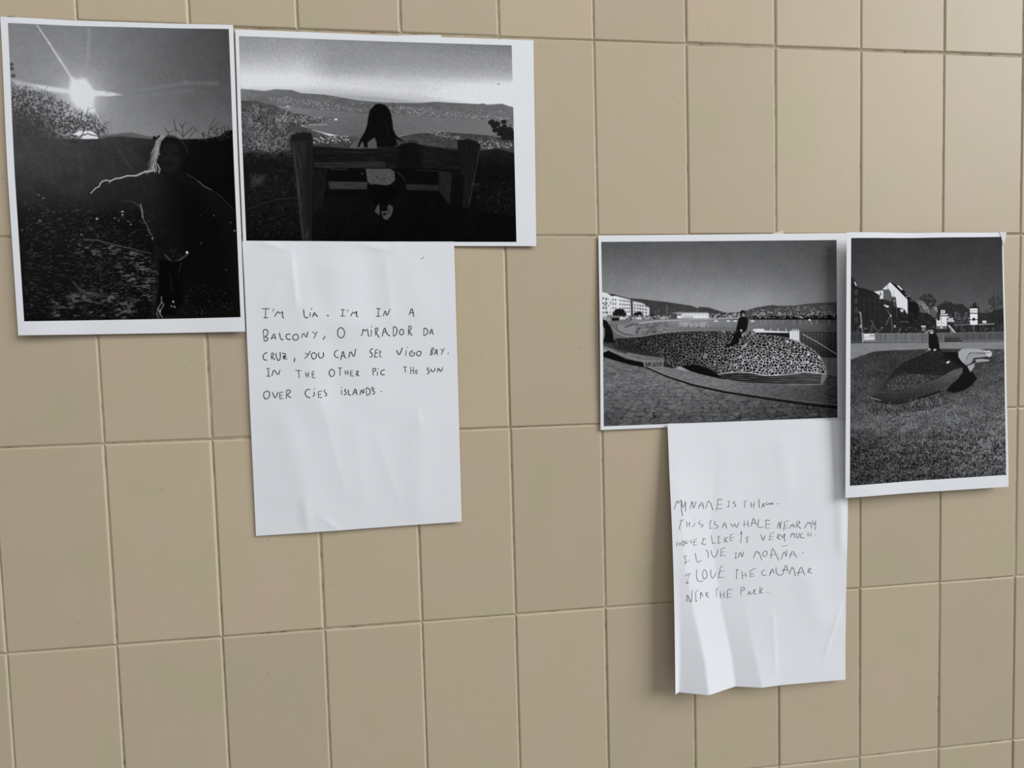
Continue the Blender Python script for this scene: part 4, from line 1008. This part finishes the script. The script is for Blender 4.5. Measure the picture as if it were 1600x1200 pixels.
    p.ell(1456, 511, 4, 3.2, 16, .9); p.ell(1455.6, 513.6, 3.1, 3.5, 150, .9); p.line([(1453.5, 512.6), (1458, 512.6)], .9, 60, .8); p.line([(1454.4, 515.6), (1457, 515.6)], .9, 220, .8)
    p.line([(1446, 515.5), (1450, 513), (1452, 511.5)], 1.8, 165, .85)
    p.poly([(1478, 562), (1480, 560), (1483, 559), (1484, 561), (1480, 563.5)], 215, .9)
    p.ell(1452.5, 541, 1.9, 1.6, 165, .9); p.ell(1460.5, 541.8, 2.4, 1.6, 170, .9); p.line([(1448, 543.5), (1452, 541.5)], 1.5, 150, .7)
    for pts in ([(1447, 732), (1450, 740), (1448, 750)], [(1541, 739), (1548, 736), (1556, 740)], [(1484, 740), (1487, 748)]): p.line(pts, 1, 150, .7)
    p.a += 3 * p.noise(1.2, 1)
    return p.a


# ---------------------------------------------------------------- handwriting, traced stroke by stroke
# (origin x, origin y, units per photo point, strokes); strokes split by ';', each a run of x,y
NOTE_A = [
 [(400, 470, 10, "95,122 212,125; 155,125 150,265; 120,262 190,268; 285,118 262,165; 293,248 340,160 375,205 420,160 415,245 435,275; 745,135 758,260 820,265; 848,180 845,250; 880,112 860,138; 885,255 912,172 935,215 968,250; 895,222 935,218; 1112,222 1138,238; 1138,226 1115,236; 1328,137 1392,140; 1360,140 1350,238; 1320,238 1390,238; 1448,140 1425,165; 1480,240 1520,165 1540,205 1578,155 1570,230 1595,258"),
  (550, 470, 10, "378,118 452,125; 415,122 410,245; 375,245 450,238; 490,240 522,140 545,245 598,125; 893,225 937,95 968,250; 905,185 970,182")],
 [(400, 470, 10, "115,460 130,625; 115,460 150,445 190,470 180,540 135,560 185,580 190,605 160,628 130,625; 238,605 285,495 310,605; 245,580 310,570; 368,500 388,608 435,602; 540,520 490,520 465,550 490,600 545,605; 620,520 580,545 575,590 610,618 655,605 668,560 645,525 620,520; 715,580 738,492 795,585 808,480; 885,480 930,520; 960,478 905,588; 1080,545 1070,580 1045,605; 1320,415 1280,450 1275,520 1300,572 1345,580 1380,550 1388,480 1360,430 1320,415"),
  (550, 470, 10, "140,550 170,500 172,435 205,475 245,435 255,540 275,558; 305,450 300,558; 318,392 306,410; 365,430 370,545; 365,432 395,420 408,450 375,495 430,578; 472,558 510,400 540,510 598,552; 495,490 535,485; 648,410 648,550; 645,405 690,410 710,460 690,530 650,555; 770,440 742,480 750,525 785,535 812,505 805,455 770,440; 885,400 885,540; 885,395 915,392 932,430 890,475 940,545; 1125,430 1122,545; 1125,425 1170,435 1190,480 1165,525 1125,548; 1212,525 1245,425 1270,530; 1220,495 1262,490")],
 [(400, 470, 10, "178,808 130,825 110,870 125,920 178,928; 245,820 240,915; 245,815 275,820 280,850 245,870 295,920; 315,815 318,880 345,935 375,920 385,870 378,800; 410,815 480,830 410,880 490,862 412,900 490,908; 605,885 605,930 595,960; 770,815 815,840; 850,780 815,850 760,905; 905,805 868,830 870,880 905,918 940,890 950,840 905,805; 985,805 975,850 1000,895 1040,890 1062,850 1052,805; 1280,772 1240,785 1222,840 1245,880 1295,890; 1325,925 1360,765 1385,880 1412,895; 1335,865 1390,855; 1452,890 1475,775 1535,890 1560,750"),
  (550, 470, 10, "328,745 290,765 280,800 325,830 315,870 280,880; 372,765 355,880; 372,765 410,760; 365,815 405,812; 355,880 400,878; 432,765 440,880; 432,800 468,798; 440,880 465,875; 698,770 740,860 790,730; 850,770 838,860; 862,720 870,730; 956,784 922,786 902,815 904,846 928,866 962,858 978,838 980,814; 990,811 926,817; 1055,785 1015,800 1010,845 1045,865 1080,835 1080,795 1055,785; 1245,745 1225,850; 1245,745 1275,735 1280,760 1245,790 1260,810 1250,840 1225,850; 1285,848 1325,740 1335,850; 1295,820 1335,812; 1390,752 1420,790; 1447,735 1395,840; 1498,812 1510,828")],
 [(400, 530, 10, "165,458 218,455; 190,458 200,575; 165,575 228,582; 250,575 280,465 350,568 378,475; 615,485 710,492; 665,490 678,605; 775,510 790,595; 820,510 820,595; 780,555 825,550; 880,510 882,600; 880,505 918,505; 882,550 920,548; 882,600 928,602; 1185,465 1145,495 1150,560 1185,588 1225,560 1230,500 1185,465; 1280,445 1345,450; 1315,448 1315,570; 1395,485 1398,555; 1435,480 1440,555; 1398,525 1438,522; 1478,495 1478,570; 1478,495 1515,492; 1478,535 1510,532; 1478,570 1530,575"),
  (550, 530, 10, "70,500 72,578; 70,500 98,495 100,520 75,540 112,575; 325,460 335,568; 325,458 365,455 378,485 335,510; 402,505 397,570; 408,458 415,470; 515,475 465,490 445,520 470,555 515,555; 800,428 858,435; 828,432 835,515; 920,425 918,545; 962,430 965,545; 920,495 965,485; 995,485 1000,535; 995,485 1030,480; 998,510 1025,508; 1000,535 1032,532; 1205,440 1170,465 1210,500 1200,535 1172,538; 1235,460 1240,500 1270,510 1295,480 1297,450; 1335,515 1348,440 1392,518 1420,435")],
 [(400, 530, 10, "165,805 118,845 125,910 155,940 205,910 220,850 195,815 165,805; 255,825 305,935 345,820; 370,835 375,930; 370,830 430,828; 372,880 420,875; 375,930 432,925; 480,795 475,930; 480,795 520,792 548,820 485,870 550,918; 850,785 795,785 765,835 785,895 850,915; 912,820 915,870 890,895; 908,768 917,780; 975,820 978,905; 975,818 1035,808; 978,862 1025,858; 978,905 1035,912; 1085,785 1062,815 1105,850 1105,880 1075,885; 1338,795 1338,868; 1335,748 1342,762; 1410,775 1378,800 1415,830 1405,862 1372,868; 1445,790 1445,868 1490,870; 1512,875 1555,755 1582,870; 1525,835 1575,830"),
  (550, 530, 10, "125,870 148,775 180,860 190,770; 225,760 228,870; 225,755 270,770 290,810 275,865 230,875; 315,738 318,775 355,770; 318,780 335,810 358,825 350,855 318,855; 452,810 470,822")],
]
K = 40 / 3.0
NOTE_B = [
 [(1045, 770, K, "110,345 180,140 195,230 262,125 262,330 288,485; 270,160 275,260 300,310 335,260 342,150 355,300 345,390; 442,345 490,140 515,350 570,178; 612,330 688,160 730,330; 630,265 715,255; 765,330 825,150 845,195 870,200 918,360; 1030,140 992,368; 1015,140 1065,125 1110,155; 1010,245 1115,235; 1000,330 1110,328; 1225,180 1280,172; 1258,175 1240,295; 1205,300 1275,275; 1390,180 1325,195 1395,250 1400,280 1340,290"),
  (1160, 770, K, "20,190 105,155; 50,180 45,315; 180,190 178,310; 245,195 235,325; 178,265 240,245; 342,130 345,190 352,310; 405,315 440,195 460,300; 415,265 450,260; 525,190 485,220 510,250 550,235 555,205 575,240 600,235 590,205; 600,240 640,195 625,250; 722,220 748,230; 745,218 725,232")],
 [(1045, 770, K, "225,575 320,560; 270,570 218,720 235,768; 375,590 378,715; 435,600 432,710; 380,650 435,645; 560,620 495,715; 535,555 550,570; 655,580 610,640 715,665 705,700 660,715; 840,600 905,575; 865,590 855,740; 845,742 920,735; 975,590 935,640 1030,690 1010,730 960,738; 1115,730 1160,590 1210,745; 1135,690 1195,670; 1285,640 1340,715 1375,625 1410,740 1465,615"),
  (1160, 770, K, "40,575 35,710; 110,580 130,712; 20,660 120,650; 185,700 220,535 245,540 290,670; 180,635 285,625; 340,550 320,680 340,728 445,712; 495,570 485,740; 475,590 510,560 570,578; 490,655 585,655; 485,740 570,728; 725,740 745,650 775,595 785,780 800,620 825,590; 880,600 860,785; 880,605 975,575; 865,690 940,680; 870,735 965,730; 980,742 1045,630 1090,725; 1000,690 1075,685; 1130,610 1120,730; 1130,610 1170,590 1200,605 1180,645 1130,670 1225,745; 1290,742 1370,595 1395,650 1415,600 1445,745; 1465,570 1465,640 1495,670 1525,600; 1530,580 1512,775")],
 [(1045, 820, K, "175,350 160,445; 240,365 230,440; 165,405 235,390; 300,330 270,380 285,430 325,430 330,370 300,330; 350,320 345,370 375,395 405,340; 475,315 450,330 480,365 460,385; 525,315 515,420; 525,315 590,292; 520,365 575,355; 515,420 585,415; 690,290 780,295; 735,270 695,390; 670,395 690,390 740,410 780,395; 885,210 910,395 945,390 965,365; 1010,250 1070,235; 1040,245 1035,385; 1000,380 1085,372; 1165,255 1155,380; 1225,250 1165,320 1230,360; 1280,205 1275,330; 1280,205 1350,190; 1275,265 1350,262; 1270,325 1340,330; 1515,125 1495,200 1520,190 1515,130; 1515,200 1500,385"),
  (1160, 820, K, "55,270 145,245; 100,250 100,350 85,380; 385,190 430,345 475,215; 580,185 555,330; 580,185 665,150; 565,245 640,238; 555,305 635,300; 740,195 725,290; 740,195 775,195 770,230 725,260 800,315; 810,200 820,250 845,270 875,190; 885,180 870,290 890,345; 1000,265 1030,170 1050,205 1070,165 1090,275; 1125,170 1120,240 1145,275 1180,250 1180,165; 1260,175 1210,200 1205,250 1240,275 1295,265; 1370,155 1362,235; 1430,155 1425,250; 1368,210 1430,200; 1498,208 1525,212")],
 [(1045, 820, K, "300,655 385,645; 340,655 355,820; 318,800 425,750; 550,590 575,730 600,785 680,740; 780,510 820,580 820,690; 885,525 890,610 945,690 1000,620 1025,510; 1095,490 1075,665; 1090,500 1185,470; 1085,575 1165,555; 1080,630 1185,645; 1380,590 1420,575; 1400,580 1395,690; 1360,700 1415,690; 1440,690 1490,550 1525,690 1565,550"),
  (1160, 820, K, "230,695 290,535 320,585 335,545 410,740; 480,540 425,575 425,640 465,665 515,620 515,560 480,540; 595,705 610,540 630,470 760,740; 570,625 690,620; 808,715 875,525 912,680 930,520; 825,445 935,430; 985,685 1040,520 1135,685; 980,620 1065,620; 1250,572 1275,585")],
 [(1055, 870, K, "215,405 245,360 325,350; 290,360 245,540; 210,540 300,540; 245,540 265,568; 445,260 445,440 475,505 530,515 590,495; 605,260 565,340 580,430 615,465 655,430 668,360 640,290 605,260; 738,265 745,400 775,450 810,420 850,325; 945,210 900,450; 940,210 1005,195; 925,310 1015,285; 890,425 1020,425; 895,350 925,320; 1258,270 1325,275; 1290,250 1272,465; 1390,300 1405,465; 1465,325 1480,420; 1400,395 1475,375"),
  (1160, 870, K, "160,300 165,420; 155,300 220,255 285,235; 165,360 245,345; 170,410 250,395; 465,270 410,300 400,345 440,390 500,385; 565,395 620,225 665,345; 560,340 650,300; 700,215 705,330 740,375 800,380 845,360; 840,365 905,140 960,320; 815,290 850,270 930,270; 980,370 1030,195 1060,260 1065,220 1105,405; 1155,395 1195,250 1230,200 1300,385; 1125,340 1160,320 1275,315; 1375,240 1365,345; 1370,245 1415,232 1430,265 1355,290 1450,350")],
 [(1055, 870, K, "245,940 250,760 335,990 355,690; 435,950 420,740 480,685; 425,910 460,915; 525,885 530,710 580,830; 535,770 570,770; 640,740 640,820; 635,740 665,735 685,765 640,785 705,850; 840,690 905,640; 870,660 855,835; 935,715 950,860; 1020,720 1020,860; 925,795 1015,790; 1085,700 1085,850; 1085,705 1130,670 1190,680; 1085,775 1160,765; 1055,852 1180,835; 1375,640 1368,795; 1375,640 1420,628 1450,660 1430,695 1375,705"),
  (1160, 870, K, "110,800 145,705 185,790; 120,770 175,765; 245,680 220,765; 240,680 262,680 262,710 220,745 285,785; 370,615 360,770; 420,650 360,735 435,752; 522,733 545,750")],
]

def write(sheet, parent, lines, width, mat, name='handwritten_line'):
    """pen strokes as thin ribbons lying on the paper, one part per written line"""
    for parts in lines:
        V, F = [], []
        for ox, oy, k, txt in parts:
            for st in txt.split(';'):
                pts = np.array([[float(c) for c in q.split(',')] for q in st.split()]) / k + (ox, oy)
                u, v = sheet.find(pts)
                q = np.stack([u * sheet.w, v * sheet.h], -1)
                if len(q) > 2:                                   # round the corners a little
                    o = [q[0]]
                    for a, b in zip(q[:-1], q[1:]): o += [a * .8 + b * .2, a * .2 + b * .8]
                    q = np.array(o + [q[-1]])
                n = len(q)
                t = np.gradient(q, axis=0); t /= np.linalg.norm(t, axis=1, keepdims=True) + 1e-12
                nm = np.stack([-t[:, 1], t[:, 0]], -1)
                wd = width * .5 * np.random.uniform(.85, 1.15, n); wd[0] *= .75; wd[-1] *= .75
                b0 = len(V)
                for a, m_, w_ in zip(q, nm, wd):
                    V.append(a + m_ * w_); V.append(a - m_ * w_)
                F += [(b0 + 2 * i, b0 + 2 * i + 2, b0 + 2 * i + 3, b0 + 2 * i + 1) for i in range(n - 1)]
        V = np.array(V)
        P = sheet.point(V[:, 0] / sheet.w, V[:, 1] / sheet.h, .00022) - np.array(sheet.org)
        obj(name, mesh_np(name, P, F, False), mat, parent)


# ---------------------------------------------------------------- the six sheets
sun_sheet = Sheet([(0.5, 26), (364, 39), (383, 518), (28.5, 524)],
    [(0, [(0, 3.2), (.35, 1.4), (.7, 1.3), (1, 2)]), (.5, [(0, 6), (.35, 3), (.7, 3), (1, 4.5)]), (1, [(0, 6), (.35, 3.5), (.7, 3.2), (1, 5.5)])])
o1 = sun_sheet.build('photo_print', 44, 60, M_PAPER)
tag(o1, 'printed black and white photo of a low sun over a dark hillside', 'photo', group='printed photos on the tiled wall')
build_print(sun_sheet, o1, Q1, picture_sunset())
prism('glue_residue', [(10, 28), (13, 25), (22, 26), (24, 30)], .0012, .0008, M_DIRT, o1, sun_sheet.org)
prism('glue_residue', [(33, 29), (36, 27.4), (42, 28), (44, 31)], .0012, .0008, M_DIRT, o1, sun_sheet.org)

bench_sheet = Sheet([(367.5, 46), (833.5, 63), (838, 384.5), (380, 383)],
    [(0, [(0, 1.8), (.5, 1.2), (1, 1.6)]), (.5, [(0, 3), (.5, 1.8), (1, 3)]), (1, [(0, 2), (.5, 1.6), (1, 3)])])
o2 = bench_sheet.build('photo_print', 56, 40, M_PAPER)
tag(o2, 'printed black and white photo of a long-haired girl on a bench above a bay', 'photo', group='printed photos on the tiled wall')
build_print(bench_sheet, o2, Q2, picture_bench())
prism('tape', [(625, 54.9), (689, 54.5), (689.5, 62), (625, 62)], .0008, .0004, M_TAPE_W, o2, bench_sheet.org)

whale_sheet = Sheet([(935, 368), (1333, 364), (1334, 656), (938.5, 672)],
    [(0, [(0, 1.8), (.5, 1.2), (1, 1.2)]), (.5, [(0, 4), (.5, 2), (1, 1.2)]), (1, [(0, 2.6), (.5, 1.8), (1, 1.4)])])
o3 = whale_sheet.build('photo_print', 56, 40, M_PAPER)
tag(o3, 'printed black and white photo of a mosaic whale sculpture by the harbour', 'photo', group='printed photos on the tiled wall')
build_print(whale_sheet, o3, Q3, picture_whale())
prism('tape', [(1200, 367), (1223, 360), (1225, 369), (1203, 373)], .0008, .0004, M_TAPE_B, o3, whale_sheet.org)

park_sheet = Sheet([(1323, 363), (1567.5, 363), (1576, 760.5), (1321, 778)],
    [(0, [(0, 14), (.5, 7), (1, 2.5)]), (.5, [(0, 13.5), (.5, 8.5), (1, 5.5)]), (1, [(0, 13), (.5, 9), (1, 8)])])
o4 = park_sheet.build('photo_print', 44, 60, M_PAPER)
tag(o4, 'printed black and white photo of a park lawn with playground, rightmost sheet with lifted edge', 'photo', group='printed photos on the tiled wall')
build_print(park_sheet, o4, Q4, picture_park())
prism('tape', [(1561.5, 362.6), (1572.5, 362.6), (1571.5, 372), (1568, 384), (1565, 372)], [.0029, .0028, .0029, .0031, .0030], .0003, M_TAPE_G, o4, park_sheet.org)

bay_note = Sheet([(378.5, 377), (709.5, 377.5), (721.5, 815), (400, 837.5)],
    [(0, [(0, 4.3), (.33, 4.0), (.66, 4.0), (1, 4.4)]), (.14, [(0, 3.6), (.33, 4.2), (.66, 3.6), (1, 3.8)]), (.5, [(0, 3), (.33, 4.2), (.66, 3.2), (1, 3.2)]), (1, [(0, 2.4), (.33, 3.6), (.66, 3.0), (1, 3.6)])],
    ridges=[(.225, .04, .24, .22, .8, 7, .25), (.08, .22, .22, .07, .45, 9, .5), (.08, .0, .20, .025, .8, 4, .5), (.20, .02, .24, .0, .5, 4, 0), (.66, .04, .69, .30, .6, 13, .7), (.69, .03, .56, .015, .7, 4, .6), (.70, .03, .74, .0, .6, 4, 0), (.76, .05, .84, .28, .5, 16, 0), (.44, .05, .43, .32, .8, 20, 0), (.60, .04, .58, .25, -.5, 13, 0), (.30, .0, .36, .25, -.4, 12, 0),
            (.32, .50, .44, .88, .6, 15, .8), (.48, .58, .52, .94, .4, 12, 0), (.16, .58, .28, .97, .7, 13, 0), (.58, .64, .70, .94, .45, 13, .8), (.80, .60, .78, .97, .6, 14, 0), (.80, .58, .81, .66, .4, 3, .4), (.24, .88, .25, 1.0, .6, 5, 0), (.32, .95, .40, 1.0, .6, 4, .5), (.10, .45, .14, .9, .5, 22, 0), (.55, .25, .6, .6, .6, 20, 0), (.26, .2, .3, .6, .5, 17, 0), (.40, .3, .42, .6, -.4, 14, 0)])
o5 = bay_note.build('handwritten_note', 110, 150, M_PAPER)
tag(o5, 'white sheet with five handwritten lines hanging below the bench photo', 'note', group='handwritten notes on the tiled wall')
write(bay_note, o5, NOTE_A, .00082, M_INK1)
write(bay_note, o5, [[(400, 300, 4, '1030,422 1042,413 1052,404')]], .0004, M_INK2, 'pen_mark')

whale_note = Sheet([(1043, 662), (1324, 656), (1321, 1062), (1055.5, 1085)],
    [(0,   [(0, 5), (.02, 4.9), (.05, 4.7), (.25, 4.0), (.45, 3.6), (.62, 3.6), (1, 3.4)]),
     (.18, [(0, 8.6), (.02, 8.5), (.05, 8.2), (.25, 5.2), (.45, 4.6), (.62, 4.9), (1, 5)]),
     (.38, [(0, 13.6), (.02, 13.5), (.055, 13.2), (.225, 7.8), (.45, 6.6), (.62, 6.4), (1, 5.6)]),
     (.55, [(0, 16.4), (.025, 16.2), (.07, 16.2), (.245, 8.6), (.44, 8.5), (.62, 7.8), (1, 5)]),
     (.70, [(0, 17.6), (.03, 16.6), (.105, 17.2), (.275, 9.0), (.41, 9.6), (.60, 8.4), (1, 4.5)]),
     (.80, [(0, 18), (.03, 16.0), (.135, 18.0), (.305, 9.1), (.43, 10.6), (.60, 8.8), (1, 4.5)]),
     (.88, [(0, 18.2), (.03, 15.6), (.158, 19.2), (.33, 9.2), (.455, 11.6), (.60, 9.2), (1, 4.5)]),
     (1,   [(0, 18.4), (.025, 15.4), (.172, 21.4), (.35, 9.6), (.49, 13.0), (.61, 10), (1, 5)])], crease=True,
    ridges=[(.565, .72, .575, .95, .7, 6, .5), (.97, .71, .87, .91, .9, 4, .35), (.75, .55, .85, .80, 1.0, 18, 0), (.3, .05, .28, .35, .5, 20, 0), (.62, .05, .66, .3, .5, 10, 0), (.95, .22, .96, .5, 1.2, 6, 0)])
o6 = whale_note.build('handwritten_note', 120, 160, M_PAPER)
tag(o6, 'white sheet with six handwritten lines and a crumpled corner, below the whale photo', 'note', group='handwritten notes on the tiled wall')
write(whale_note, o6, NOTE_B, .00056, M_INK2)
